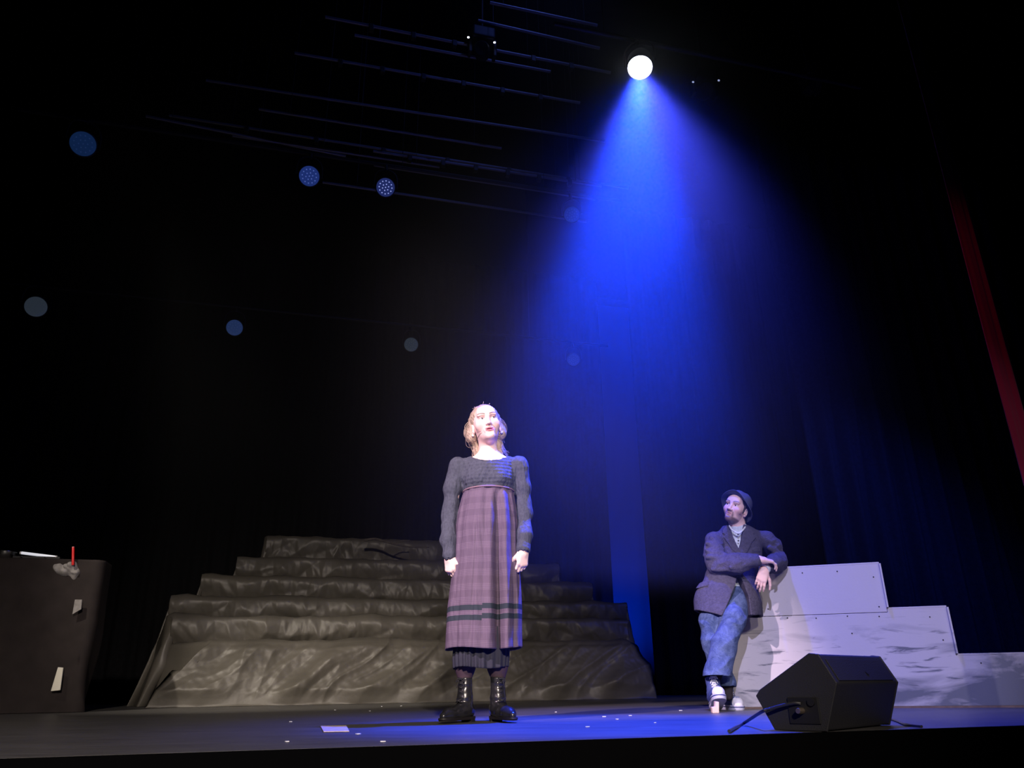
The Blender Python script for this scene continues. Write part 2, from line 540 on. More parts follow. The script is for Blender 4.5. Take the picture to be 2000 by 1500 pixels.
def panel_material():
    m = mat('white_painted_board', (0.66, 0.64, 0.66), 0.62, 0.25, bump=(60, 0.06))
    nt = m.node_tree; p = nt.nodes['Principled BSDF']
    tc = nd(nt, 'ShaderNodeTexCoord')
    def streak(scale, rotz, stretch, lo, hi, detail=4.0):
        mp = nd(nt, 'ShaderNodeMapping'); mp.inputs['Scale'].default_value = stretch; mp.inputs['Rotation'].default_value = (0, rotz, 0)
        n = nd(nt, 'ShaderNodeTexNoise', Scale=scale, Detail=detail, Roughness=0.55, Distortion=0.6)
        r = nd(nt, 'ShaderNodeMapRange'); r.inputs['From Min'].default_value, r.inputs['From Max'].default_value = lo, hi
        nt.links.new(tc.outputs['Object'], mp.inputs[0]); nt.links.new(mp.outputs[0], n.inputs['Vector']); nt.links.new(n.outputs[0], r.inputs['Value'])
        return r.outputs[0]
    a = streak(1.9, 0.10, (1.0, 1, 3.2), 0.30, 0.80, 5.0)
    geo = nd(nt, 'ShaderNodeSeparateXYZ'); nt.links.new(tc.outputs['Object'], geo.inputs[0])
    def mth(op, x, y):
        n = nd(nt, 'ShaderNodeMath', operation=op)
        for i, v_ in enumerate((x, y)):
            if isinstance(v_, (int, float)): n.inputs[i].default_value = v_
            else: nt.links.new(v_, n.inputs[i])
        return n.outputs[0]
    # broad grey washes, denser low down and to the right
    wash = mth('ADD', mth('ADD', a, mth('MULTIPLY', mth('SUBTRACT', 0.40, geo.outputs['Z']), 0.9)), mth('MULTIPLY', mth('SUBTRACT', geo.outputs['X'], 1.0), 0.13))
    wr_ = nd(nt, 'ShaderNodeMapRange'); wr_.inputs['From Min'].default_value, wr_.inputs['From Max'].default_value = 0.50, 0.86
    nt.links.new(wash, wr_.inputs['Value']); a = wr_.outputs[0]
    b = streak(3.6, 0.16, (1.0, 1, 7.0), 0.57, 0.66, 5.0)
    # brush strokes belong to the lower boards: fade them out above 0.62 m (the boards' own height)
    sp = nd(nt, 'ShaderNodeSeparateXYZ'); nt.links.new(tc.outputs['Object'], sp.inputs[0])
    hz = nd(nt, 'ShaderNodeMapRange'); hz.inputs['From Min'].default_value, hz.inputs['From Max'].default_value = 0.64, 0.36
    nt.links.new(sp.outputs['Z'], hz.inputs['Value'])
    mx = nd(nt, 'ShaderNodeMath', operation='MAXIMUM'); nt.links.new(a, mx.inputs[0]); nt.links.new(b, mx.inputs[1])
    mu = nd(nt, 'ShaderNodeMath', operation='MULTIPLY'); nt.links.new(mx.outputs[0], mu.inputs[0]); nt.links.new(hz.outputs[0], mu.inputs[1])
    m2 = nd(nt, 'ShaderNodeMath', operation='MULTIPLY'); nt.links.new(mu.outputs[0], m2.inputs[0]); m2.inputs[1].default_value = 0.95
    mix = nd(nt, 'ShaderNodeMix', data_type='RGBA')
    nt.links.new(m2.outputs[0], mix.inputs['Factor'])
    mix.inputs['A'].default_value = (0.47, 0.45, 0.46, 1); mix.inputs['B'].default_value = (0.11, 0.12, 0.145, 1)
    nt.links.new(mix.outputs['Result'], p.inputs['Base Color'])
    return m
M['panel'] = panel_material()

# ------------------------------------------------------------------ the setting
YAW = math.radians(15.3)
EX, EY = np.array([math.cos(YAW), math.sin(YAW), 0]), np.array([-math.sin(YAW), math.cos(YAW), 0])
E0 = np.array(fl(1000, 1449))


def st(u, v, z=0.0): return E0 + EX * u + EY * v + np.array([0, 0, z])


def on_plane(px, py, v):
    """where the line of sight through a pixel meets the stage plane at depth v"""
    d = ray(px, py)
    t = ((E0 - CAM) @ EY + v) / (d @ EY)
    return CAM + d * t


def u_of(P): return (np.asarray(P) - E0) @ EX


MST = np.stack([EX, EY, [0, 0, 1.0]], 1)


def stbox(name, u0, u1, v0, v1, z0, z1, m):
    g = Geo().box((0, 0, 0), (u1 - u0, v1 - v0, z1 - z0), MST)
    return tag(g.obj(name, m, None, st((u0 + u1) / 2, (v0 + v1) / 2, (z0 + z1) / 2)), kind='structure')


stbox('floor', -11, 11, 0, 14, -1.0, 0.0, M['floor'])
stbox('floor_auditorium', -11, 11, -12, 0, -1.2, -1.0, M['black'])
stbox('wall_back', -11, 11, 14, 14.2, -1.2, 9.6, M['black'])
stbox('wall_left', -11.2, -11, -12, 14.2, -1.2, 9.6, M['black'])
stbox('wall_right', 11, 11.2, -12, 14.2, -1.2, 9.6, M['black'])
stbox('wall_front', -11.2, 11.2, -12.2, -12, -1.2, 9.6, M['black'])
stbox('ceiling', -11.2, 11.2, -12.2, 14.2, 9.6, 9.8, M['black'])
stbox('trim_1', -11, 11, -0.03, 0.0, -1.0, -0.0005, M['black'])


def curtain(name, u0, u1, v, z0, z1, amp, wl, m, label, seed=0, group=None, skew=0.0):
    n = int((u1 - u0) / wl * 14)
    k = 24
    uu = np.linspace(u0, u1, n); zz = np.linspace(z0, z1, k)
    U_, Z_ = np.meshgrid(uu, zz, indexing='ij')
    ph = noise3(U_ * 0.9 + seed, np.full_like(U_, seed * 1.7), Z_ * 0.15) * 2.2
    off = amp * (np.sin(2 * math.pi * U_ / wl + ph * 2) + 0.5 * np.sin(2 * math.pi * U_ / wl * 2.3 + ph + seed)) * (0.75 + 0.4 * (1 - (Z_ - z0) / (z1 - z0)))
    V = E0 + U_[..., None] * EX + (v + off)[..., None] * EY + Z_[..., None] * np.array([0, 0, 1.0])
    org = st((u0 + u1) / 2, v, z0)
    V = (V - org).reshape(-1, 3)
    I = np.arange(n * k).reshape(n, k)
    Q = np.stack([I[:-1, :-1].ravel(), I[1:, :-1].ravel(), I[1:, 1:].ravel(), I[:-1, 1:].ravel()], 1)
    o = np_mesh(name, V, Q, m, None, org)
    s_ = o.modifiers.new('thick', 'SOLIDIFY'); s_.thickness = 0.006
    return tag(o, label, 'curtain', group)


curtain('backcloth', u_of(on_plane(1100, 1200, 12.4)), u_of(on_plane(1420, 1200, 12.4)), 12.4, 0.01, 8.5, 0.015, 0.9, M['blue_cloth'],
        'blue-lit backcloth showing as a strip between the dark drape and the covered steps', 1)
curtain('rear_curtain', -10.5, u_of(on_plane(1203, 1200, 11.3)), 11.3, 0.01, 8.5, 0.05, 0.45, M['black_cloth'],
        'wide black rear curtain behind the tarpaulin-covered steps', 2)
curtain('leg_curtain', u_of(on_plane(1283, 1330, 8.6)), u_of(on_plane(1283, 1330, 8.6)) + 4.5, 8.6, 0.01, 8.5, 0.05, 0.40, M['black_cloth'],
        'black leg curtain hanging right of the blue strip, behind the man in the hat', 3)
curtain('leg_curtain', u_of(on_plane(1600, 1080, 6.2)), u_of(on_plane(1600, 1080, 6.2)) + 4.5, 6.2, 0.01, 8.5, 0.085, 0.40, M['leg_cloth'],
        'black leg curtain with soft vertical folds, directly behind the white stepped unit', 5)
# a red curtain edge at the right of the opening
RC = at(1932, 620, 4.5)
ru, rv = u_of(RC), (RC - E0) @ EY
curtain('red_curtain', ru - 0.07, ru + 0.075, rv, 0.01, 7.0, 0.003, 0.10, M['red_cloth'],
        'narrow dark red curtain edge hanging at the far right', 9)

# ------------------------------------------------------------------ battens and lamps
bat_px = [(700, 46, 1100, 124, 6.6), (736, 77, 1010, 128, 6.6), (640, 115, 1040, 185, 6.6), (440, 163, 680, 200, 6.6),
          (700, 203, 1090, 262, 6.4), (560, 222, 900, 277, 6.2), (440, 243, 1086, 345, 6.2), (500, 272, 790, 316, 6.0), (780, 303, 1100, 352, 6.0),
          (690, 365, 1060, 420, 5.8), (980, 10, 1130, 42, 6.8), (960, 46, 1130, 85, 6.8), (330, 236, 610, 292, 6.0), (780, 330, 1090, 378, 5.8)]
bat_words = ['topmost bright steel batten, with the twin-indicator lamp hung on it', 'thin dim batten just under the brightest batten',
             'long bright batten second from the top, over the left of the stage', 'faint batten end far up on the left',
             'dim batten in the middle of the rig left of the beam', 'short dim batten above the left pair of lamps', 'long dim batten crossing the lower rig',
             'short batten low over the two dotted lamps', 'batten low in the rig just left of the beam', 'lowest batten, running past the brighter dotted lamp',
             'batten at the top edge nearest the beam', 'short dim batten beside the top of the beam', 'faint blue-lit batten on the far left of the rig',
             'second lowest batten, left of the upper beam']
for i, (x0, y0, x1, y1, z) in enumerate(bat_px):
    a, b = np.array(fl(x0, y0, z)), np.array(fl(x1, y1, z))
    d = b - a
    a, b = a - d * 0.15, b + d * 0.25
    c = (a + b) / 2
    t = empty('batten', c, bat_words[i], 'batten', 'flown battens over the stage')
    Geo().tube([a - c, b - c], 0.017, 10).obj('pipe', M['pipe'], t, smooth=True)
    for s in (0.12, 0.88):
        p = a + (b - a) * s - c
        Geo().tube([p, p + np.array([0, 0, 9.58 - z])], 0.003, 6).obj('suspension_wire', M['metal_black'], t)
    if i in (0, 2, 6, 8):
        for s in np.linspace(0.15, 0.85, 6):
            Geo().box((a + (b - a) * s - c) + np.array([0, 0, -0.03]), (0.05, 0.06, 0.08), MST).obj('clamp', M['metal_black'], t, bevel=0.006)


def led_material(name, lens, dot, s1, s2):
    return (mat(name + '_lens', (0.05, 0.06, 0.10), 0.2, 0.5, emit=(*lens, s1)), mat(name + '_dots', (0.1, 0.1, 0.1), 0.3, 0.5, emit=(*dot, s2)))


def led_par(P, direction, R, label, lm, dm, group, bar):
    """LED par can with a round face of small emitters, hung from a clamp"""
    d = np.array(direction, float); d /= np.linalg.norm(d)
    z = d; x = np.cross([0, 0, 1.0], z); x /= np.linalg.norm(x); y = np.cross(z, x)
    B = np.stack([x, y, z], 1)
    t = empty('stage_lamp', P, label, 'lamp', group)
    k = R / 0.085
    prof = [(0.0, -0.20), (0.045, -0.20), (0.062, -0.185), (0.066, -0.15), (0.082, -0.13), (0.092, -0.10), (0.096, 0.012), (0.088, 0.016), (0.086, 0.004), (0.0, 0.004)]
    Geo().lathe([(a * k, b * k) for a, b in prof], M=B).obj('can', M['metal_black'], t, smooth=True)
    Geo().lathe([(0.0, 0.0045 * k), (0.0855 * k, 0.0045 * k), (0.0845 * k, 0.010 * k), (0.05 * k, 0.013 * k), (0.0, 0.014 * k)], M=B).obj('lens', lm, t, smooth=True)
    g = Geo()
    pts = [(0, 0)] + [(0.34 * math.cos(a), 0.34 * math.sin(a)) for a in np.arange(6) * math.pi / 3 + 0.3] + [(0.70 * math.cos(a), 0.70 * math.sin(a)) for a in np.arange(12) * math.pi / 6]
    for px, py in pts:
        g.lathe([(0.0, 0.009), (0.0060, 0.010), (0.0060, 0.017), (0.0, 0.019)], B @ np.array([px * 0.085 * k, py * 0.085 * k, 0]), B, 10)
    g.obj('led_array', dm, t, smooth=True)
    g = Geo()
    arc = [B @ np.array([0.11 * k * math.cos(a), 0.0, 0]) + np.array([0, 0, 0.20 * k * max(0, math.sin(a)) ** 0.5]) - z * 0.06 * k for a in np.linspace(0, math.pi, 17)]
    g.tube(arc, 0.008, 8)
    g.obj('yoke', M['metal_black'], t, smooth=True)
    top = -z * 0.06 * k + np.array([0, 0, 0.20 * k])
    A_, B_ = bar                                        # clamp up to the bar the lamp hangs from
    s_ = ((P + top - A_) @ (B_ - A_)) / ((B_ - A_) @ (B_ - A_))
    hook = A_ + (B_ - A_) * s_ - P
    Geo().tube([top - np.array([0, 0, 0.01]), hook], 0.017, 10).obj('clamp', M['metal_black'], t, smooth=True)
    return t


row_a, row_b = [], []
Lb = led_material('bright_par', (0.012, 0.020, 0.10), (0.28, 0.34, 0.75), 1.0, 1.0)  # unlit lamps: weak emission stands in for reflected gleam on the faces
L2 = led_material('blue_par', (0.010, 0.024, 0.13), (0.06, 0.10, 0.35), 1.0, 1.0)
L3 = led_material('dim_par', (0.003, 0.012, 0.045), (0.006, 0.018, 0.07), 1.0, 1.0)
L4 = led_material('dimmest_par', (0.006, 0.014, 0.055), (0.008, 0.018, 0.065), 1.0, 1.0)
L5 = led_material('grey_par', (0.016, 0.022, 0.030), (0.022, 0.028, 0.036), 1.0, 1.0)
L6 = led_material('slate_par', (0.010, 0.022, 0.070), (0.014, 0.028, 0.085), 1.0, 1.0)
front = 'unlit lamps on the front batten'; rearg = 'unlit lamps on the rear batten'
ZB = 4.7
specs = [(162, 281, 19, L3, 'unlit blue LED lamp farthest left on the higher row', front), (604, 344, 17.5, L2, 'LED lamp with faint blue dots, left of the brighter dotted lamp', front),
         (753, 366, 16.5, Lb, 'LED lamp with clearly visible bright dots, brightest of the unlit lamps', front), (1117, 419, 14, L3, 'dim LED lamp beside the left edge of the blue beam', front),
         (70, 599, 16, L5, 'grey unlit lamp far left on the lower row', rearg), (458, 640, 14, L6, 'slate blue unlit lamp, second in the lower row', rearg),
         (803, 673, 13, L5, 'dim grey-blue lamp straight above the woman, lower row', rearg), (1120, 702, 11.5, L4, 'barely visible dark blue lamp inside the lower beam haze', rearg)]
def bar_line(pa, pb):
    A_, B_ = np.array(fl(*pa, ZB)), np.array(fl(*pb, ZB))
    e = (B_ - A_) / np.linalg.norm(B_ - A_)
    up = np.array([0, 0.0, 0.32])
    return A_ - e * 0.6 + up + EY * 0.08, B_ + e * 0.6 + up + EY * 0.08
bars = {front: bar_line((162, 281), (1117, 419)), rearg: bar_line((70, 599), (1120, 702))}
bars['lit'] = (LAMP + np.array([0, 0, 0.34]) - EX * 0.7 + EY * 0.06, LAMP + np.array([0, 0, 0.34]) + EX * 2.2 + EY * 0.06)
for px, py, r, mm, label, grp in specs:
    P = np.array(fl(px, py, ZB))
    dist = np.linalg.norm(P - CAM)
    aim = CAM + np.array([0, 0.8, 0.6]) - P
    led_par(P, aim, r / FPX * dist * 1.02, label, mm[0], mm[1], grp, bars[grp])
# the lit lamp
lit = led_material('lit_par', (0.80, 0.86, 1.0), (1.0, 1.0, 1.0), 9.0, 12.0)
led_par(LAMP, LAMP_DIR + 0.55 * (CAM - LAMP) / np.linalg.norm(CAM - LAMP), 0.097, 'lit lamp glowing white at the top of the blue beam', lit[0], lit[1], None, bars['lit'])


def rig_bar(ab, label):
    a, b = ab
    z = a[2]
    c = (a + b) / 2
    t = empty('lamp_bar', c, label, 'lamp bar')
    Geo().tube([a - c, b - c], 0.02, 10).obj('pipe', M['metal_black'], t, smooth=True)
    for s in (0.15, 0.85):
        p = a + (b - a) * s - c
        Geo().tube([p, p + np.array([0, 0, 9.58 - z])], 0.003, 6).obj('suspension_wire', M['metal_black'], t)


rig_bar(bars[front], 'black bar carrying the higher row of round lamps')
rig_bar(bars[rearg], 'black bar carrying the lower row of round lamps')
rig_bar(bars['lit'], 'black bar the lit lamp hangs from')

ind = mat('white_indicator', (0.8, 0.8, 0.8), 0.3, 0.5, emit=(0.8, 0.85, 1.0, 2.5))
ind2 = mat('dim_indicator', (0.4, 0.4, 0.4), 0.3, 0.5, emit=(0.35, 0.4, 0.7, 0.8))
for (x0, y0, x1, y1, z, m_, label) in [(915, 76, 966, 86, 6.5, ind, 'black lamp head with two bright white pilot lights, on the topmost batten'),
                                       (1353, 163, 1403, 160, 6.3, ind2, 'black lamp head with two faint pilot lights, right of the lit lamp'),
                                       (1585, 152, 1592, 153, 6.3, ind2, 'black lamp head with one faint pilot light, upper right')]:
    a, b = np.array(fl(x0, y0, z)), np.array(fl(x1, y1, z))
    c = (a + b) / 2
    t = empty('moving_head_lamp', c, label, 'lamp', 'moving head lamps in the rig')
    wd = max(np.linalg.norm(b - a) + 0.05, 0.2)
    Geo().box((0, 0.1, 0.14), (wd * 0.75, 0.22, 0.16), MST).obj('base', M['metal_black'], t, bevel=0.02)
    for s in (-1, 1): Geo().box(EX * s * wd * 0.40 + np.array([0, 0.1, 0.0]), (0.035, 0.10, 0.22), MST).obj('yoke_arm', M['metal_black'], t, bevel=0.01)
    Geo().tube([(0, 0.1, 0.2), (0, 0.1, 9.58 - c[2])], 0.015, 10).obj('hanging_pole', M['metal_black'], t, smooth=True)
    B = rot('X', math.radians(120))
    Geo().lathe([(0, -0.13), (0.06, -0.12), (0.085, -0.06), (0.085, 0.10), (0.07, 0.14), (0.0, 0.13)], (0, 0.1, -0.04), B, 24).obj('head', M['metal_black'], t, smooth=True)
    for P in ((a, b) if x1 - x0 > 20 else (a,)):
        Geo().lathe([(0, 0.0), (0.012, 0.003), (0.012, 0.012), (0, 0.016)], P - c + np.array([0, -0.012, 0]), rot('X', math.radians(75)), 12).obj('pilot_light', m_, t, smooth=True)

# ------------------------------------------------------------------ haze in the beam
def haze():
    org = st(1.2, 3.2, 0.3)
    m = bpy.data.materials.new('stage_haze'); m.use_nodes = True
    nt = m.node_tree; nt.nodes.clear()
    out = nd(nt, 'ShaderNodeOutputMaterial')
    v = nd(nt, 'ShaderNodeVolumeScatter')
    v.inputs['Color'].default_value = (0.9, 0.93, 1.0, 1)
    v.inputs['Anisotropy'].default_value = 0.25
    tc = nd(nt, 'ShaderNodeTexCoord')
    sp = nd(nt, 'ShaderNodeSeparateXYZ'); nt.links.new(tc.outputs['Object'], sp.inputs[0])
    mr = nd(nt, 'ShaderNodeMapRange', interpolation_type='SMOOTHSTEP')
    mr.inputs['From Min'].default_value, mr.inputs['From Max'].default_value = -0.4, 2.8
    mr.inputs['To Min'].default_value, mr.inputs['To Max'].default_value = 0.004, 0.050
    nt.links.new(sp.outputs['Z'], mr.inputs['Value'])
    n = nd(nt, 'ShaderNodeTexNoise', Scale=0.7, Detail=1.0); nt.links.new(tc.outputs['Object'], n.inputs['Vector'])
    r2 = nd(nt, 'ShaderNodeMapRange'); r2.inputs['From Min'].default_value, r2.inputs['From Max'].default_value = 0.3, 0.7
    r2.inputs['To Min'].default_value, r2.inputs['To Max'].default_value = 0.75, 1.25
    nt.links.new(n.outputs[0], r2.inputs['Value'])
    mu = nd(nt, 'ShaderNodeMath', operation='MULTIPLY'); nt.links.new(mr.outputs[0], mu.inputs[0]); nt.links.new(r2.outputs[0], mu.inputs[1])
    # thickest along the line of the beam, thinning away from it
    ax = nd(nt, 'ShaderNodeVectorMath', operation='SUBTRACT'); nt.links.new(tc.outputs['Object'], ax.inputs[0]); ax.inputs[1].default_value = tuple(LAMP - org)
    cr = nd(nt, 'ShaderNodeVectorMath', operation='CROSS_PRODUCT'); nt.links.new(ax.outputs[0], cr.inputs[0]); cr.inputs[1].default_value = tuple(LAMP_DIR)
    ln = nd(nt, 'ShaderNodeVectorMath', operation='LENGTH'); nt.links.new(cr.outputs[0], ln.inputs[0])
    fr = nd(nt, 'ShaderNodeMapRange', interpolation_type='SMOOTHSTEP'); fr.inputs['From Min'].default_value, fr.inputs['From Max'].default_value = 0.3, 2.0
    fr.inputs['To Min'].default_value, fr.inputs['To Max'].default_value = 1.0, 0.04
    nt.links.new(ln.outputs['Value'], fr.inputs['Value'])
    m3 = nd(nt, 'ShaderNodeMath', operation='MULTIPLY'); nt.links.new(mu.outputs[0], m3.inputs[0]); nt.links.new(fr.outputs[0], m3.inputs[1])
    nt.links.new(m3.outputs[0], v.inputs['Density'])
    nt.links.new(v.outputs[0], out.inputs['Volume'])
    g = Geo().box((0, 0, 4.2), (6.4, 4.6, 7.6), MST)
    o = g.obj('stage_haze', m, None, st(1.2, 3.2, 0.3))
    o.display_type = 'WIRE'
    return tag(o, 'thin haze hanging over the stage, lit blue inside the beam', 'haze', kind='stuff')
haze()

# ------------------------------------------------------------------ steps under the tarpaulin
B0 = at(270, 1383, 8.9); B0[2] = 0.0


def bpt(px, py, v):
    d = ray(px, py)
    t = ((B0 - CAM) @ EY + v) / (d @ EY)
    P = CAM + d * t - B0
    return P @ EX, P[2]


def covered_steps():
    rows = [(0.22, (412, 1257), (1225, 1255)), (0.72, (336, 1207), (1226, 1209)), (1.22, (331, 1171), (1225, 1174)),
            (1.72, (392, 1129), (1156, 1137)), (2.22, (462, 1090), (1092, 1103)), (2.72, (520, 1052), (1010, 1060))]
    prof = []                                     # (v, z, uL, uR, kind)
    uL0, uR0 = bpt(282, 1384, -0.05)[0], bpt(1279, 1362, 0.0)[0]
    last = None
    for i, (v, a, b) in enumerate(rows):
        (ua, za), (ub, zb) = bpt(*a, v), bpt(*b, v)
        z = (za + zb) / 2
        if i == 0:
            for t in np.linspace(0, 1, 44):
                prof.append((-0.08 + 0.30 * t ** 0.8, z * t, uL0 + (ua - uL0) * t, uR0 + (ub - uR0) * t, 0, t))
        else:
            vp, zp, uap, ubp = last
            for t in np.linspace(0.1, 0.9, 7): prof.append((vp + (v + 0.10 - vp) * t, zp - 0.015 * math.sin(t * 3.1), uap + (ua - uap) * t, ubp + (ub - ubp) * t, 1, t))
            for t in np.linspace(0.0, 1, 22): prof.append((v + 0.10 * (1 - t) ** 1.4, zp + (z - zp) * t, ua, ub, 2, t))
        last = (v, z, ua, ub)
    v, z, ua, ub = last
    for t in np.linspace(0.2, 1, 5): prof.append((v + 0.6 * t, z, ua + 0.1 * t, ub - 0.1 * t, 1, t))
    prof.append((v + 0.7, 0.0, ua, ub, 1, 0.5))
    n, ks = 560, 22
    V = []
    for j, (v, z, ul, ur, kd, t) in enumerate(prof):
        u = np.linspace(ul, ur, n)
        ta = np.linspace(0, 1, ks, endpoint=False)
        uu = np.concatenate([ul - 0.24 * z * (1 - ta) ** 1.3, u, ur + 0.20 * z * (1 - ta[::-1]) ** 1.3])
        zz = np.concatenate([z * ta, np.full(n, z), z * ta[::-1]])
        vv = np.full_like(uu, v)
        V.append(np.stack([uu, vv, zz], 1))
    V = np.array(V)
    # normals of the smooth shape
    du = np.gradient(V, axis=1); dj = np.gradient(V, axis=0)
    N = np.cross(du, dj); N /= np.linalg.norm(N, axis=2)[..., None] + 1e-9
    kd = np.array([p[4] for p in prof])[:, None]; tt = np.array([p[5] for p in prof])[:, None]
    s = V[..., 2] + V[..., 1] * 0.6; u = V[..., 0]
    row = np.floor(V[..., 1] * 2.0 - 0.4)
    z0 = np.zeros_like(u)
    # long diagonal folds
    wob = noise3(u * 0.9, s * 1.1, z0 + 3) * 0.5
    fold = ridge((u - s * 0.75 + wob) * 1.3, s * 0.35, z0 + 1.5)
    fold2 = ridge((u - s * 0.45 + wob) * 3.1, s * 0.7, z0 + 7.5)
    # crumpled creases in flat facets
    bend = 0.10 * noise3(u * 1.5, s * 2.0, z0 + 31)
    fa, fb, fc = facets(u + row * 3.7 + bend, s * 1.1, 0.46, 21, 0.5, 1.5), facets(u + row * 5.1 + bend, s, 0.24, 47, -0.6, 1.3), facets(u + row * 1.3, s, 0.10, 90)
    ga, gb = facets(u + bend, s - bend, 0.50, 13, 0.95, 2.4), facets(u + bend, s, 0.27, 71, 0.8, 2.0)
    bulge = noise3(u * 0.8, z0 + row * 2.3, z0 + 11)
    w1 = 0.060 * np.maximum(fold, 0) ** 2 + 0.030 * np.maximum(fold2, 0) ** 2 + 0.13 * ga + 0.050 * gb + 0.012 * fc + 0.02 * bulge
    w1 = w1 * (1 - 0.6 * np.clip((tt - 0.85) / 0.15, 0, 1)) * np.clip(tt / 0.18, 0, 1)
    w2 = 0.15 * fa + 0.065 * fb + 0.012 * fc + 0.02 * bulge
    amp = np.where(kd == 0, w1, np.where(kd == 2, w2, 0.4 * w2 + 0.01))
    amp = amp * np.where(kd == 2, 0.30 + 0.70 * np.sin(np.clip(tt, 0, 1) * math.pi) ** 0.6, 1.0)
    side = np.ones(V.shape[1]); side[:ks] = np.linspace(0.2, 1, ks); side[-ks:] = np.linspace(1, 0.2, ks)
    V2 = V + N * (amp * side[None, :])[..., None] * np.where((N[..., 1] > 0.2)[..., None], -1, 1)
    V2[..., 2] = np.maximum(V2[..., 2] - 0.018 * np.abs(noise3(u * 3, z0 + row, z0)) * (kd > 0), 0.003)
    V2[:3, :, 2] = np.minimum(V2[:3, :, 2], np.array([0.003, 0.012, 0.03])[:, None])
    W = V2[..., 0:1] * EX + V2[..., 1:2] * EY + V2[..., 2:3] * np.array([0, 0, 1.0])
    m_, n_ = W.shape[:2]
    I = np.arange(m_ * n_).reshape(m_, n_)
    Q = np.stack([I[:-1, :-1].ravel(), I[:-1, 1:].ravel(), I[1:, 1:].ravel(), I[1:, :-1].ravel()], 1)
    t = empty('covered_steps', B0, 'wide stepped rostrum under a crumpled dark tarpaulin, behind the woman', 'covered steps')
    np_mesh('tarpaulin', W.reshape(-1, 3), Q, M['tarp'], t)
    # the rostrum the sheet lies on
    g = Geo()
    zs = [np.mean([bpt(*a, v)[1], bpt(*b, v)[1]]) for v, a, b in rows]
    for i, (v, a, b) in enumerate(rows):
        ua, ub = bpt(*a, v)[0] + 0.12, bpt(*b, v)[0] - 0.12
        z1 = zs[i] - 0.06
        c = EX * (ua + ub) / 2 + EY * (v + 0.40) + np.array([0, 0, z1 / 2])
        g.box(c, (ub - ua, 0.48, z1), MST)
    g.obj('rostrum', M['black'], t)
    return zs
ROWZ = covered_steps()

# a branch on the top step
p = [at(x, y, 11.6) for x, y in [(712, 1055), (735, 1053), (768, 1062), (800, 1068), (838, 1069)]]
p = np.array(p)
g = Geo().tube(smooth_path(p - p[2], 8), np.linspace(0.022, 0.010, len(smooth_path(p, 8))), 8)
g.tube(smooth_path([p[2] - p[2], p[2] - p[2] + EX * 0.12 + np.array([0, 0, 0.05]), p[2] - p[2] + EX * 0.25 + np.array([0, 0, 0.06])], 6), 0.008, 6)
tag(g.obj('branch', M['branch'], None, p[2], smooth=True), 'thin dark branch lying on the top of the covered steps', 'branch')

# ------------------------------------------------------------------ white stepped unit
PL = at(1412, 1250, 5.80); PL[2] = 0
PRr = at(2000, 1388, 5.30); PRr[2] = 0
PX = (PRr - PL) / np.linalg.norm(PRr - PL); PY = np.array([-PX[1], PX[0], 0])
MP = np.stack([PX, PY, [0, 0, 1.0]], 1)


def ppt(px, py, off=0.0):
    d = ray(px, py)
    t = ((PL - CAM) @ PY + off) / (d @ PY)
    P = CAM + d * t - PL
    return P @ PX, P[2]


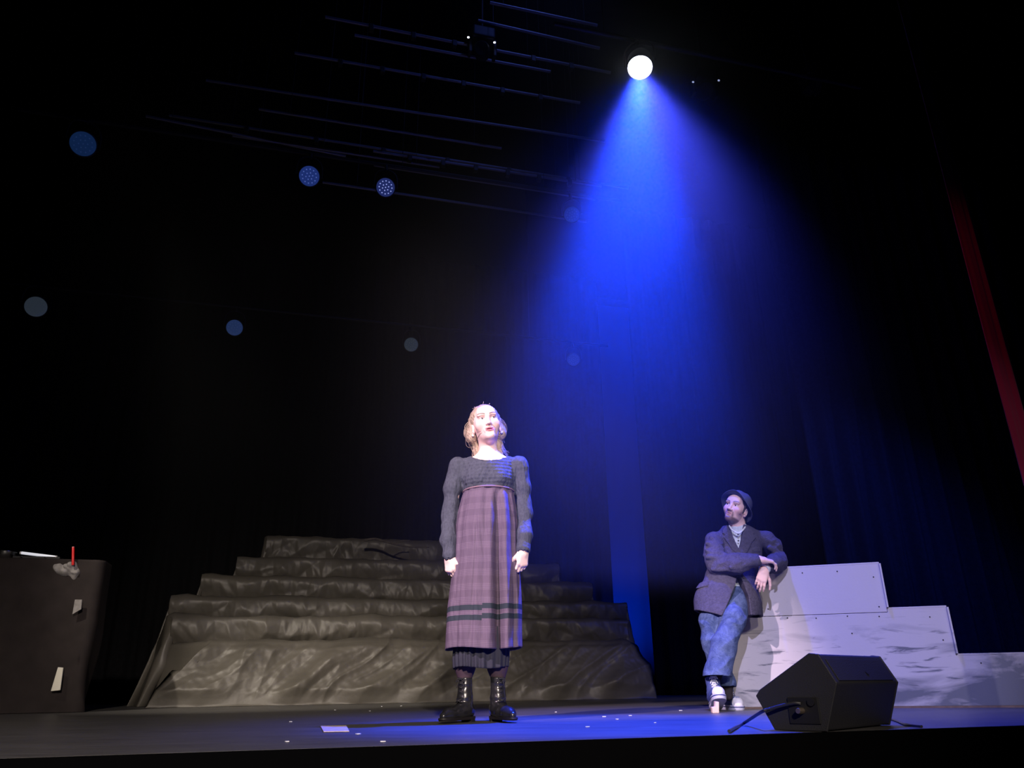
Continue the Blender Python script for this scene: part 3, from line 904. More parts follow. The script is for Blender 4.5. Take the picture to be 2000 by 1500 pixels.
def stepped_unit():
    t = empty('stepped_unit', PL, 'white-painted stepped stage unit the man leans on, smeared with grey brush strokes', 'steps', rz=math.atan2(PX[1], PX[0]))
    (u1, z1), (u1b, z1b) = ppt(1717, 1102), ppt(1731, 1190)
    (u2, z2), (u2b, z2b) = ppt(1848, 1186), ppt(1867, 1280)
    (u3, z3) = ppt(1990, 1278)
    zt = (ppt(1530, 1109)[1] + z1) / 2
    za, zb = (z1b + z2) / 2, (z2b + z3) / 2
    ua, ub = (u1 + u1b) / 2, (u2 + u2b) / 2
    uc = ub + 0.75
    # body: a solid stepped block behind the boards
    g = Geo().prism([(0.01, 0.02, 0), (uc - 0.01, 0.02, 0), (uc - 0.01, 0.02, zb - 0.01), (ub - 0.01, 0.02, zb - 0.01), (ub - 0.01, 0.02, za - 0.01), (ua - 0.01, 0.02, za - 0.01), (ua - 0.01, 0.02, zt - 0.01), (0.01, 0.02, zt - 0.01)], (0, 0.55, 0))
    g.obj('carcass', M['panel'], t)
    zs = za - 0.02                                # seam between the boards
    Geo().prism([(0, 0, zs + 0.003), (ua, 0, zs + 0.003), (ua, 0, zt), (0, 0, zt)], (0, 0.018, 0)).obj('upper_board', M['panel'], t, bevel=0.002)
    Geo().prism([(0, 0, 0.012), (uc, 0, 0.012), (uc, 0, zb), (ub, 0, zb), (ub, 0, za), (ua + 0.002, 0, za), (ua + 0.002, 0, zs), (0, 0, zs)], (0, 0.018, 0)).obj('lower_board', M['panel'], t, bevel=0.002)
    w_ = 0.028
    for name, (a, b, c, d) in {'tread': (0, ua, zt, 0)}.items(): pass
    for (ul, ur, z) in ((0, ua, zt), (ua, ub, za), (ub, uc, zb)):
        Geo().box(((ul + ur) / 2 + 0.004, 0.29, z + 0.006), (ur - ul, 0.58, 0.012)).obj('tread', M['panel'], t, bevel=0.002)
    for (u, zl, zh) in ((ua, za + 0.012, zt), (ub, zb + 0.012, za), (uc, 0.012, zb)):
        Geo().box((u + 0.006, 0.28, (zl + zh) / 2), (0.012, 0.60, zh - zl)).obj('riser', M['panel'], t, bevel=0.002)
    # screw heads
    scr = [(1567, 1119), (1635, 1116), (1706, 1127), (1717, 1185), (1500, 1189.5), (1538, 1207), (1594, 1207.5), (1655, 1203.5), (1717, 1204), (1816, 1205), (1842, 1250), (1916, 1295), (1664, 1237)]
    for x, y in scr:
        u, z = ppt(x, y)
        Geo().lathe([(0, 0.0), (0.0045, 0.0), (0.0045, 0.002), (0.002, 0.003), (0, 0.0025)], (u, 0.0, z), rot('X', math.radians(90)), 12).obj('screw', M['metal_black'], t)
    Geo().box((uc / 2, -0.002, 0.006), (uc, 0.012, 0.012)).obj('bottom_batten', M['brown_wood'], t)
    return zt
TOPZ = stepped_unit()

# ------------------------------------------------------------------ floor monitor and cables
WN = np.array(fl(1627, 1430)); ANG = math.radians(44)
W1 = np.array([-math.sin(ANG), math.cos(ANG), 0]); W2 = np.array([math.cos(ANG), math.sin(ANG), 0])


def wpt(px, py, plane='end'):
    """pixel -> (along, height) on the end panel of the monitor"""
    nrm = W2 if plane == 'end' else W1
    d = ray(px, py); t = ((WN - CAM) @ nrm) / (d @ nrm)
    P = CAM + d * t - WN
    return (P @ (W1 if plane == 'end' else W2)), P[2]


def monitor():
    t = empty('floor_monitor', WN, 'black wedge floor monitor speaker at the front edge of the stage', 'speaker')
    prof = [wpt(1634.7, 1337), wpt(1598.6, 1281), wpt(1580.5, 1279), wpt(1486.5, 1349), wpt(1479, 1361), wpt(1515, 1423.4), (0.02, 0.0)]
    prof = [(a, max(z, 0.0)) for a, z in prof]; prof[5] = (prof[5][0], 0.0)
    L = wpt(1732.6, 1335, 'back')[0]
    pts = [W1 * a + np.array([0, 0, z + 0.004]) for a, z in prof]
    Geo().prism(pts, W2 * L).obj('cabinet', M['plastic'], t, bevel=0.006)
    # raised end cheeks
    cen = np.mean(pts, axis=0)
    for s, nm in ((-0.006, 'end_cheek'), (L - 0.004, 'end_cheek')):
        Geo().prism([cen + (q - cen) * 1.02 + W2 * s for q in pts], W2 * 0.010).obj(nm, M['plastic'], t, bevel=0.003)
    # recessed rear slope plate with a small badge recess
    a, b = np.array(prof[0]), np.array(prof[1])
    n = np.array([-(b - a)[1], 0]); e = W1 * (b - a)[0] + np.array([0, 0, (b - a)[1]]); nn = np.cross(W2, e); nn /= np.linalg.norm(nn)
    if nn[2] < 0: nn = -nn
    q0 = W1 * a[0] + np.array([0, 0, a[1] + 0.004])
    Geo().prism([q0 + W2 * 0.03 + e * 0.08, q0 + W2 * (L - 0.03) + e * 0.08, q0 + W2 * (L - 0.03) + e * 0.86, q0 + W2 * 0.03 + e * 0.86], nn * 0.004).obj('rear_plate', M['plastic'], t, bevel=0.001)
    c0 = q0 + W2 * L * 0.55 + e * 0.32 + nn * 0.004
    Geo().box(c0, (0.016, 0.004, 0.006), np.stack([W2 * 0.8 - e / np.linalg.norm(e) * 0.6, nn, e / np.linalg.norm(e)], 1)).obj('catch', M['metal_black'], t)
    # connector dish and plugs on the end panel
    cz = wpt(1572, 1388)
    cp = W1 * cz[0] + np.array([0, 0, cz[1]])
    Bm = np.stack([W1, [0, 0, 1], -W2], 1)
    Geo().box(cp - W2 * 0.008, (0.12, 0.09, 0.006), Bm).obj('connector_plate', M['metal_black'], t, bevel=0.002)
    Geo().lathe([(0, 0), (0.011, 0), (0.012, 0.02), (0.009, 0.034), (0, 0.034)], cp - W2 * 0.012 + W1 * 0.004, Bm, 18).obj('plug', M['brass'], t, smooth=True)
    Geo().lathe([(0, 0), (0.014, 0), (0.014, 0.008), (0, 0.008)], cp - W2 * 0.011 - W1 * 0.036 + np.array([0, 0, 0.03]), Bm, 18).obj('socket', M['metal_black'], t, smooth=True)
    Geo().box(W1 * 0.2 + W2 * (L * 0.5) + np.array([0, 0, 0.003]), (0.2, 0.18, 0.006), np.stack([W1, W2, [0, 0, 1]], 1)).obj('rubber_foot', M['rubber'], t)
    return cp
CP = monitor()
def on_end(px, py, off):
    a_, z_ = wpt(px, py)
    return WN + W1 * a_ + np.array([0, 0, z_]) - W2 * off
pth = [on_end(1567, 1374, 0.012), on_end(1556, 1373, 0.022), on_end(1538, 1377, 0.03), on_end(1515, 1384, 0.04), on_end(1500, 1390, 0.05)]
q = [np.array(v) for v in pth] + [np.array(fl(x, y, 0.008)) for x, y in [(1452, 1413), (1436, 1421), (1424, 1428)]]
q = np.array(q)
tag(Geo().tube(smooth_path(q - q[-1], 10), 0.006, 8).obj('speaker_cable', M['rubber'], None, q[-1], smooth=True), 'dark cable curving from the monitor down to the floor on its left', 'cable')
q = np.array([fl(x, y, 0.006) for x, y in [(1690, 1398), (1712, 1399), (1732, 1402), (1752, 1408), (1770, 1415), (1800, 1419)]])
tag(Geo().tube(smooth_path(q - q[0], 8), 0.005, 8).obj('speaker_cable', M['rubber'], None, q[0], smooth=True), 'thin dark cable on the floor right of the monitor', 'cable')

# ------------------------------------------------------------------ draped stand at the left
def draped_stand():
    D = 7.4
    A = at(150, 1388, D); A[2] = 0
    zt = at(100, 1096, D)[2]
    t = empty('draped_stand', A, 'tall stand draped in dark cloth at the far left of the stage', 'draped stand')
    n, k = 260, 60
    # outline of the top, rounded rectangle, front at v=0
    L_, Dp, r = 1.9, 0.42, 0.08
    pts = []
    per = np.linspace(0, 1, n, endpoint=False)
    cs = [(-r, r), (-r, Dp - r), (-L_ + r, Dp - r), (-L_ + r, r)]; an = [(-90, 0), (0, 90), (90, 180), (180, 270)]
    raw = []
    for (cx, cy), (a0, a1) in zip(cs, an):
        for a in np.radians(np.linspace(a0, a1, 12)): raw.append((cx + r * math.cos(a), cy + r * math.sin(a)))
    raw = np.array(raw + raw[:1]); sl = np.concatenate([[0], np.cumsum(np.linalg.norm(np.diff(raw, axis=0), axis=1))])
    px = np.interp(per * sl[-1], sl, raw[:, 0]); py = np.interp(per * sl[-1], sl, raw[:, 1]); s = per * sl[-1]
    cx, cy = -L_ / 2, Dp / 2
    R = []
    for i, h in enumerate(np.linspace(1, 0, k)):
        ny = py - cy; nx = px - cx; ln = np.hypot(nx, ny)
        fold = 0.040 * (1 - h) * ridge(s * 2.2 + h * 1.6, np.full(n, h * 0.9), np.full(n, 2.0)) + 0.02 * noise3(s * 1.2 - h * 2.0, np.full(n, h * 1.5), np.full(n, 5.0))
        o = fold + 0.03 * (1 - h) ** 2
        P = (px + nx / ln * o)[:, None] * EX + (py + ny / ln * o)[:, None] * EY + np.array([0, 0, zt * h + 0.004])
        R.append(P)
    V, F = loft(np.array(R), False)
    F = list(F) + [tuple(range(n))[::-1]]
    np_mesh('cloth', V, F, M['cart_cloth'], t)
    g = Geo().box(EX * cx + EY * cy + np.array([0, 0, zt / 2 - 0.02]), (L_ - 0.14, Dp - 0.14, zt - 0.05), MST)
    g.obj('stand', M['black'], t)
    return A, zt
DA, DZ = draped_stand()
GS = 'objects lying on the draped stand'


def on_stand(px, dv): 
    d = ray(px, 1090); t = ((DA - CAM) @ EY + dv) / (d @ EY)
    P = CAM + d * t; P[2] = DZ + 0.006
    return P
# low black case carrying the white bar
P = on_stand(76, 0.12)
t = empty('equipment_case', P, 'low black equipment case under the white bar on the draped stand', 'case')
Geo().box((0, 0, 0.012), (0.40, 0.16, 0.024), MST).obj('body', M['metal_black'], t, bevel=0.006)
for s in (-0.1, 0.1): Geo().lathe([(0, 0), (0.010, 0), (0.009, 0.012), (0, 0.012)], EX * s + np.array([0, -0.083, 0.012]), rot('X', math.radians(90)), 14).obj('knob', M['silver'], t)
Geo().box(EX * 0.05 + np.array([0, -0.075, 0.012]), (0.1, 0.012, 0.012), MST).obj('label_strip', M['grey_cloth'], t)
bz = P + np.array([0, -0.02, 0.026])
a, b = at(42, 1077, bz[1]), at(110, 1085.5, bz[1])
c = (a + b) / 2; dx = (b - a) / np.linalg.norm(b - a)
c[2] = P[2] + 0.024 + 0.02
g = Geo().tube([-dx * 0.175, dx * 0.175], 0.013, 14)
t = empty('white_bar', c, 'white bar with an added glow, lying on the draped stand', 'light bar')
g.obj('tube', M['bar_glow'], t, smooth=True, bevel=0.003)
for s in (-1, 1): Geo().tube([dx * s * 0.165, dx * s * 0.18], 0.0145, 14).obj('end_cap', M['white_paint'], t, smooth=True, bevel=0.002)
P = on_stand(8, 0.10)
t = empty('metal_dish', P, 'silver metal dish at the left edge on the draped stand', 'dish')
Geo().lathe([(0, 0), (0.05, 0.0), (0.085, 0.03), (0.095, 0.062), (0.090, 0.062), (0.078, 0.03), (0.045, 0.008), (0, 0.008)]).obj('bowl', M['silver'], t, smooth=True)
Geo().tube([(math.cos(a) * 0.094, math.sin(a) * 0.094, 0.062) for a in np.linspace(0, 2 * math.pi, 40)], 0.004, 8, False).obj('rim', M['silver'], t, smooth=True)
# grey cloth bunched over the corner
gy = DA[1] - 0.03
G0 = at(128, 1120, gy)
gv = Vol(np.arange(-0.26, 0.24, 0.006), np.arange(-0.10, 0.16, 0.006), np.arange(-0.24, 0.20, 0.006))
def gp(px, py, dy=0.0): return at(px, py, gy + dy) - G0
gv.chain([gp(98, 1118), gp(112, 1112, -0.02), gp(132, 1113, -0.02), gp(146, 1104)], [0.05, 0.07, 0.075, 0.05], 0.03)
gv.chain([gp(146, 1104), gp(148, 1120), gp(143, 1138)], [0.05, 0.06, 0.03], 0.03)
gv.warp(lambda x, y, z: 0.018 * noise3(x * 14, y * 14, z * 14) + 0.012 * ridge(x * 22 + z * 9, y * 10, z * 12))
tag(gv.obj('bunched_cloth', M['grey_cloth'], loc=G0), 'bunched grey cloth hanging over the corner of the draped stand', 'cloth')
a, b = at(142.5, 1104, gy - 0.09), at(143, 1068, gy - 0.09)
t = empty('red_stick', a, 'short red stick standing upright on the grey cloth', 'stick')
Geo().tube([(0, 0, 0), tuple((b - a) * 0.96)], 0.012, 12).obj('shaft', M['red'], t, smooth=True, bevel=0.002)
Geo().tube([tuple((b - a) * 0.96), tuple(b - a)], 0.011, 12).obj('tip', mat('pink_tip', (0.7, 0.25, 0.25), 0.4), t, smooth=True, bevel=0.002)
def slip(name, corners, D, m, label, cat, th=0.012):
    P = np.array([at(x, y, D) for x, y in corners]); c = P.mean(0)
    return tag(Geo().prism(P - c, np.array([0, th, 0])).obj(name, m, None, c, bevel=0.002), label, cat)
slip('grey_card', [(146, 1171), (160, 1171), (158, 1190), (141, 1200)], DA[1] - 0.11, M['grey_cloth'], 'small grey card pinned to the right edge of the dark drape', 'card')
slip('white_strip', [(113, 1303), (123, 1304), (117, 1348), (99, 1350)], DA[1] - 0.13, mat('off_white_card', (0.62, 0.60, 0.52), 0.6), 'off-white strip leaning on the lower front of the dark drape', 'strip')

# ------------------------------------------------------------------ scraps on the floor
P = np.array([fl(x, y, 0.002) for x, y in [(626, 1419), (676, 1418), (682, 1429), (632, 1430)]]); c = P.mean(0)
tag(Geo().prism(P - c, (0, 0, 0.003)).obj('card_piece', M['paper'], None, c), 'pale pinkish piece of card lying on the dark stage floor', 'card')
P = np.array([fl(x, y, 0.0) for x, y in [(1391, 1393), (1404, 1393)]]); c = P.mean(0); wd = np.linalg.norm(P[1] - P[0])
tag(Geo().prism([(-wd / 2, 0, 0), (wd / 2, 0, 0), (wd / 2 + 0.006, 0, 0.062), (wd * 0.1, 0, 0.066), (0, 0, 0.036), (-wd / 2, 0, 0.034)], (0, 0.04, 0)).obj('wooden_block', M['wood'], None, c + np.array([0, -0.01, 0.001]), bevel=0.002),
    'small pale wooden block standing by the sneakers of the leaning man', 'block')
rs = random.Random(5)
for i, (x, y) in enumerate([(655, 1387), (722, 1389), (745, 1380), (748, 1449), (568, 1410), (561, 1449), (700, 1434), (1086, 1391), (1180, 1400), (1232, 1398), (1330, 1388), (1280, 1412), (1148, 1420), (1205, 1405), (783, 1379)]):
    P = np.array(fl(x, y, 0.002))
    a = rs.uniform(0, 6); s = rs.uniform(0.006, 0.012)
    pts = [(s * rs.uniform(0.6, 1.2) * math.cos(a + k * 1.26), s * rs.uniform(0.4, 1.0) * math.sin(a + k * 1.26), 0) for k in range(5)]
    tag(Geo().prism(pts, (0, 0, 0.003)).obj('paper_scrap', M['white_paint'], None, P), 'tiny white scrap lying on the stage floor', 'scrap', 'tiny white scraps on the stage floor')

# ------------------------------------------------------------------ people: shared builders
M['skin'] = mat('skin', (0.6, 0.4, 0.33), 0.5, 0.35, attr=True, sss=0.12)
M['eye'] = mat('eye', (0.8, 0.8, 0.8), 0.12, 0.5, attr=True)
M['hair'] = mat('ash_blonde_hair', (0.36, 0.27, 0.20), 0.5, 0.4, bump=(90, 0.9, (1, 1, 0.25)), noise=(40, 0.35))
M['dark_hair'] = mat('dark_brown_hair', (0.035, 0.025, 0.022), 0.6, 0.3, bump=(150, 0.6))


def head_rot(pitch, yaw, roll):
    return rot('Z', math.radians(yaw)) @ rot('X', math.radians(-pitch)) @ rot('Y', math.radians(roll))


def add_head(vol, c, R, s, fem=True, k=0.018):
    """head in its own axes: x to the picture's right, -y out of the face, z up; eyes at z = 0; size s"""
    q, X, Y, Z = vol.sl(np.array(c) - 0.17, np.array(c) + 0.17, 0.0)
    x0, y0, z0 = (X - c[0]) / s, (Y - c[1]) / s, (Z - c[2]) / s
    x, y, z = [(R[0][i] * x0 + R[1][i] * y0 + R[2][i] * z0).astype(np.float32) for i in range(3)]
    ax = np.abs(x)
    E = lambda cc, r, a=x: ell(cc, r)[0](a, y, z)
    d = E((0, 0.022, 0.034), (0.073, 0.094, 0.078))
    jw = 0.061 if fem else 0.063
    d = smin(d, E((0, -0.016, -0.022), (jw, 0.070, 0.088)), 0.03)
    d = smin(d, cone((0, 0.0, -0.062), (0, -0.050, -0.090), 0.043 if fem else 0.046, 0.027 if fem else 0.031)[0](x, y, z), 0.03)
    d = smin(d, E((0, -0.071, -0.100), (0.021, 0.018, 0.016) if fem else (0.026, 0.020, 0.019)), 0.018)
    d = smin(d, E((0.041, -0.051, -0.028), (0.024, 0.023, 0.024), ax), 0.025)          # cheek
    d = smin(d, E((0.026, -0.076, 0.019), (0.024, 0.007 if fem else 0.011, 0.006 if fem else 0.009), ax), 0.016)  # brow
    d = smin(d, E((0.0, -0.066, 0.045), (0.045, 0.020, 0.030)), 0.03)                 # forehead
    d = smax(d, -E((0.031, -0.097, -0.001), (0.019, 0.022, 0.013), ax), 0.014)         # eye sockets
    eyeb = np.sqrt((ax - 0.031) ** 2 + (y + 0.0655) ** 2 + z ** 2) - 0.0150
    lid = np.maximum(eyeb, -(np.minimum(z - 0.0042 + 6 * (ax - 0.031) ** 2, 0.0)) - 0.0 * z)   # upper lid keeps z above the slit
    lid_u = np.maximum(eyeb, 0.0040 - z - 9 * (ax - 0.031) ** 2)
    lid_l = np.maximum(eyeb, z + 0.0052 - 6 * (ax - 0.031) ** 2)
    d = smin(d, lid_u, 0.004); d = smin(d, lid_l, 0.004)
    nw = 0.92 if fem else 1.18
    d = smin(d, cone((0, -0.078, 0.006), (0, -0.099, -0.036), 0.0075 * nw, 0.0090 * nw)[0](x, y, z), 0.012)
    d = smin(d, E((0, -0.1015, -0.0385), (0.0100 * nw, 0.0095 * nw, 0.0085)), 0.006)
    d = smin(d, E((0.0115 * nw, -0.0905, -0.0405), (0.0068, 0.0095, 0.0072), ax), 0.007)
    d = smax(d, -E((0.0062, -0.097, -0.0475), (0.0032, 0.0045, 0.0035), ax), 0.003)
    # mouth
    yl = -0.0845 + 16 * ax * ax
    d = smin(d, E((0, -0.075, -0.068), (0.026, 0.013, 0.017)), 0.014)
    up = np.sqrt((np.maximum(ax - 0.016, 0)) ** 2 + (y - yl) ** 2 * 0.9 + (z + 0.0610 + 0.10 * ax - 0.002 * np.cos(ax * 300)) ** 2) - 0.0050
    lo_ = np.sqrt((np.maximum(ax - 0.012, 0)) ** 2 + (y - yl - 0.0005) ** 2 * 0.9 + (z + (0.0745 if fem else 0.0720) - 0.20 * ax) ** 2) - 0.0062
    d = smin(d, up, 0.004); d = smin(d, lo_, 0.004)
    d = smax(d, -E((0, -0.090, -0.0672), (0.019, 0.016, 0.0030 if fem else 0.0012)), 0.003)
    d = smax(d, -E((0, -0.098, -0.0525), (0.0035, 0.008, 0.006)), 0.005)              # philtrum
    d = smax(d, -E((0, -0.092, -0.0855), (0.018, 0.010, 0.004)), 0.010)               # under the lower lip
    # ears
    a_ = math.radians(20)
    ex, ey, ez = ax - 0.0735, (y - 0.014) * math.cos(a_) + (ax - 0.07) * -0.35, z + 0.014
    ear = ell((0, 0, 0), (0.0085, 0.0185, 0.0305))[0](ex, ey, ez)
    ear = smin(ear, ell((0, -0.006, -0.024), (0.006, 0.009, 0.010))[0](ex, ey, ez), 0.008)
    ear = smax(ear, -ell((0.008, -0.003, 0.003), (0.0075, 0.0105, 0.0195))[0](ex, ey, ez), 0.004)
    ear = smin(ear, ell((-0.002, 0.004, 0.002), (0.004, 0.006, 0.012))[0](ex, ey, ez), 0.004)
    d = smin(d, ear, 0.007)
    vol.d[q] = smin(vol.d[q], (d * s).astype(np.float32), k)


def to_head(V, c, R, s): return ((np.asarray(V) - np.array(c)) @ np.array(R)) / s


def skin_colors(V, c, R, s, base, fem=True):
    L = to_head(V, c, R, s); x, y, z = np.abs(L[:, 0]), L[:, 1], L[:, 2]
    col = np.tile(np.array(base, float), (len(V), 1))
    near = (np.abs(L).max(1) < 0.2) & (y < 0)

    def blend(mask, rgb):
        m = np.clip(mask, 0, 1)[:, None] * near[:, None]
        col[:] = col * (1 - m) + np.array(rgb) * m
    sm = lambda v, a, b: np.clip((v - a) / (b - a), 0, 1)
    cheek = np.exp(-((x - 0.042) ** 2 / 0.0005 + (z + 0.034) ** 2 / 0.0006))
    blend(cheek * 0.45, (0.62, 0.26, 0.22))
    if not fem:                                   # short beard, moustache, sideburns
        jaw = sm(-z, 0.078, 0.092) * sm(-y, -0.02, 0.01)
        side = sm(x, 0.040, 0.058) * sm(-z, 0.02, 0.05) * 0.75
        mus = np.exp(-(((z + 0.0535) / 0.0055) ** 2)) * (x < 0.030) * sm(-y, 0.05, 0.07)
        goat = np.exp(-(((x - 0.026) / 0.007) ** 2)) * sm(-z, 0.052, 0.060) * sm(-y, 0.03, 0.05)
        chin = np.exp(-(((z + 0.088) / 0.006) ** 2 + (x / 0.012) ** 2))
        blend(np.maximum.reduce([jaw * 0.85, side * 0.55, mus * 0.85, goat * 0.8, chin * 0.7]), (0.07, 0.035, 0.03))
    lip_u = (z > -0.0675) & (z < -0.0560 - 0.10 * x) & (x < 0.023) & (y < -0.066)
    lip_l = (z <= -0.0675) & (z > -0.0805 + 0.22 * x) & (x < 0.022) & (y < -0.066)
    blend((lip_u | lip_l) * (0.95 if fem else 0.6), (0.48, 0.15, 0.17) if fem else (0.42, 0.16, 0.15))
    mouth = (np.abs(z + 0.0672) < 0.0022) & (x < 0.016) & (y < -0.066)
    blend(mouth * 0.9, (0.10, 0.02, 0.02))
    bz = 0.0200 + 0.006 * np.sin(np.clip((x - 0.012) / 0.040, 0, 1) * 2.4)
    brow = np.exp(-(((z - bz) / (0.0034 if fem else 0.0038)) ** 2)) * (x > 0.012) * (x < 0.050) * (y < -0.04)
    blend(brow * (1.0 if fem else 0.9), (0.05, 0.028, 0.022) if fem else (0.04, 0.025, 0.02))
    lash = np.exp(-(((z - 0.0048 + 9 * (x - 0.031) ** 2) / 0.0016) ** 2)) * (np.abs(x - 0.031) < 0.0155) * (y < -0.068)
    blend(lash * 0.95, (0.05, 0.03, 0.03))
    lid = (np.abs(x - 0.031) < 0.018) & (z > 0.0058) & (z < 0.0145)
    blend(lid * 0.55, (0.36, 0.17, 0.15))
    return col


def make_eyes(parent, c, R, s, gaze, iris):
    g = np.array(gaze, float); g /= np.linalg.norm(g)
    for sx in (-1, 1):
        n, k = 28, 20
        V, F = [], []
        th = np.linspace(0, math.pi, k)
        e1 = np.cross(g, [0, 0, 1.0]); e1 /= np.linalg.norm(e1); e2 = np.cross(g, e1)
        rings, cols = [], []
        for t in th:
            a = np.arange(n) * 2 * math.pi / n
            rr = 0.0132 * (1 + 0.03 * math.exp(-(t / 0.4) ** 2))
            rings.append(g * math.cos(t) * rr + math.sin(t) * rr * (np.cos(a)[:, None] * e1 + np.sin(a)[:, None] * e2))
            cols.append(np.tile([(0.01, 0.01, 0.01) if t < 0.17 else (iris if t < 0.50 else (0.80, 0.76, 0.74))], (n, 1)))
        V, F = loft(np.array(rings), True)
        P = (np.array([sx * 0.031, -0.0655, 0]) * s) @ np.array(R).T + np.array(c)
        np_mesh('eye', (V * s) @ np.array(R).T + P, F, M['eye'], parent, None, True, None, np.vstack(cols))


def add_hand(vol, W, a, n, thumb, s=1.0, curls=(0.5, 0.6, 0.7, 0.8), spread=0.06, thumb_curl=0.4, k=0.006, thumb_out=0.6):
    """W wrist, a finger direction, n the side the fingers curl to, thumb = +1/-1 side along a x n"""
    W, a, n = [np.array(v, float) for v in (W, a, n)]
    a /= np.linalg.norm(a); n = n - a * (a @ n); n /= np.linalg.norm(n); t = np.cross(a, n) * thumb
    pt = lambda u, v, w_=0.0: W + (a * u + t * v + n * w_) * s
    # palm
    vol.add(cone(pt(-0.02, 0), pt(0.02, 0.0), 0.022 * s, 0.024 * s), 0.012)
    for v, r in ((0.026, 0.0145), (0.009, 0.0150), (-0.008, 0.0145), (-0.024, 0.0135)):
        vol.add(cone(pt(0.005, v * 0.7), pt(0.082 - abs(v - 0.008) * 0.35, v), 0.016 * s, r * 0.80 * s), 0.012)
    vol.add(cone(pt(0.015, 0.018, 0.008), pt(0.05, 0.024, 0.008), 0.016 * s, 0.013 * s), 0.012)
    L = (0.074, 0.082, 0.076, 0.060)
    for i, (v, r) in enumerate(((0.027, 0.0086), (0.009, 0.0089), (-0.009, 0.0085), (-0.0255, 0.0076))):
        p = pt(0.080 - abs(v - 0.008) * 0.35, v)
        dv = a + t * spread * (1.2 - 0.8 * i); dv /= np.linalg.norm(dv)
        ang = 0.0
        for j, (fr, cf) in enumerate(((0.46, 0.75), (0.30, 1.15), (0.24, 0.7))):
            ang += curls[i] * cf
            dd = dv * math.cos(ang) + n * math.sin(ang)
            q = p + dd * L[i] * fr * s
            r0, r1 = r * (1 - 0.10 * j) * s, r * (0.92 - 0.10 * j) * s
            vol.add(cone(p, q, r0, r1), 0.0035 if j else k)
            p = q
    p = pt(0.022, 0.024, 0.006)
    for j, (ln, f) in enumerate(((0.042, 0.0), (0.034, 0.5), (0.027, 1.0))):
        dd = a * (0.72 + 0.25 * f * 0.6) + t * (thumb_out * (1 - 0.75 * f)) + n * (0.25 + thumb_curl * f)
        dd /= np.linalg.norm(dd)
        q = p + dd * ln * s
        vol.add(cone(p, q, (0.0125 - 0.0018 * j) * s, (0.0108 - 0.0018 * j) * s), 0.008 if j == 0 else 0.004)
        p = q


def poly_dist(x, z, P):
    """signed distance to a 2D polygon (negative inside)"""
    P = np.asarray(P, float); n = len(P)
    d = np.full(np.broadcast(x, z).shape, 1e9); s = np.zeros(d.shape, bool)
    for i in range(n):
        a, b = P[i], P[(i + 1) % n]
        e = b - a; wx, wz = x - a[0], z - a[1]
        t = np.clip((wx * e[0] + wz * e[1]) / (e @ e), 0, 1)
        d = np.minimum(d, np.hypot(wx - e[0] * t, wz - e[1] * t))
        c1, c2 = (a[1] > z) != (b[1] > z), None
        if abs(b[1] - a[1]) > 1e-12:
            s ^= c1 & (x < a[0] + (z - a[1]) * (b[0] - a[0]) / (b[1] - a[1]))
    return np.where(s, -d, d)


def along_folds(a, b, amp, fr, seed):
    """creases that run round a limb between a and b"""
    a, b = np.array(a), np.array(b); d = b - a; L = np.linalg.norm(d); d = d / L

    def f(x, y, z):
        t = (x - a[0]) * d[0] + (y - a[1]) * d[1] + (z - a[2]) * d[2]
        r2 = (x - a[0] - d[0] * t) ** 2 + (y - a[1] - d[1] * t) ** 2 + (z - a[2] - d[2] * t) ** 2
        w_ = np.exp(-r2 / 0.012) * np.clip((t + 0.02) / 0.05, 0, 1) * np.clip((L + 0.02 - t) / 0.05, 0, 1)
        return -amp * w_ * ridge(t * fr + x * 5 + seed, y * 6 + x * 3, z * 5 + seed)
    return f


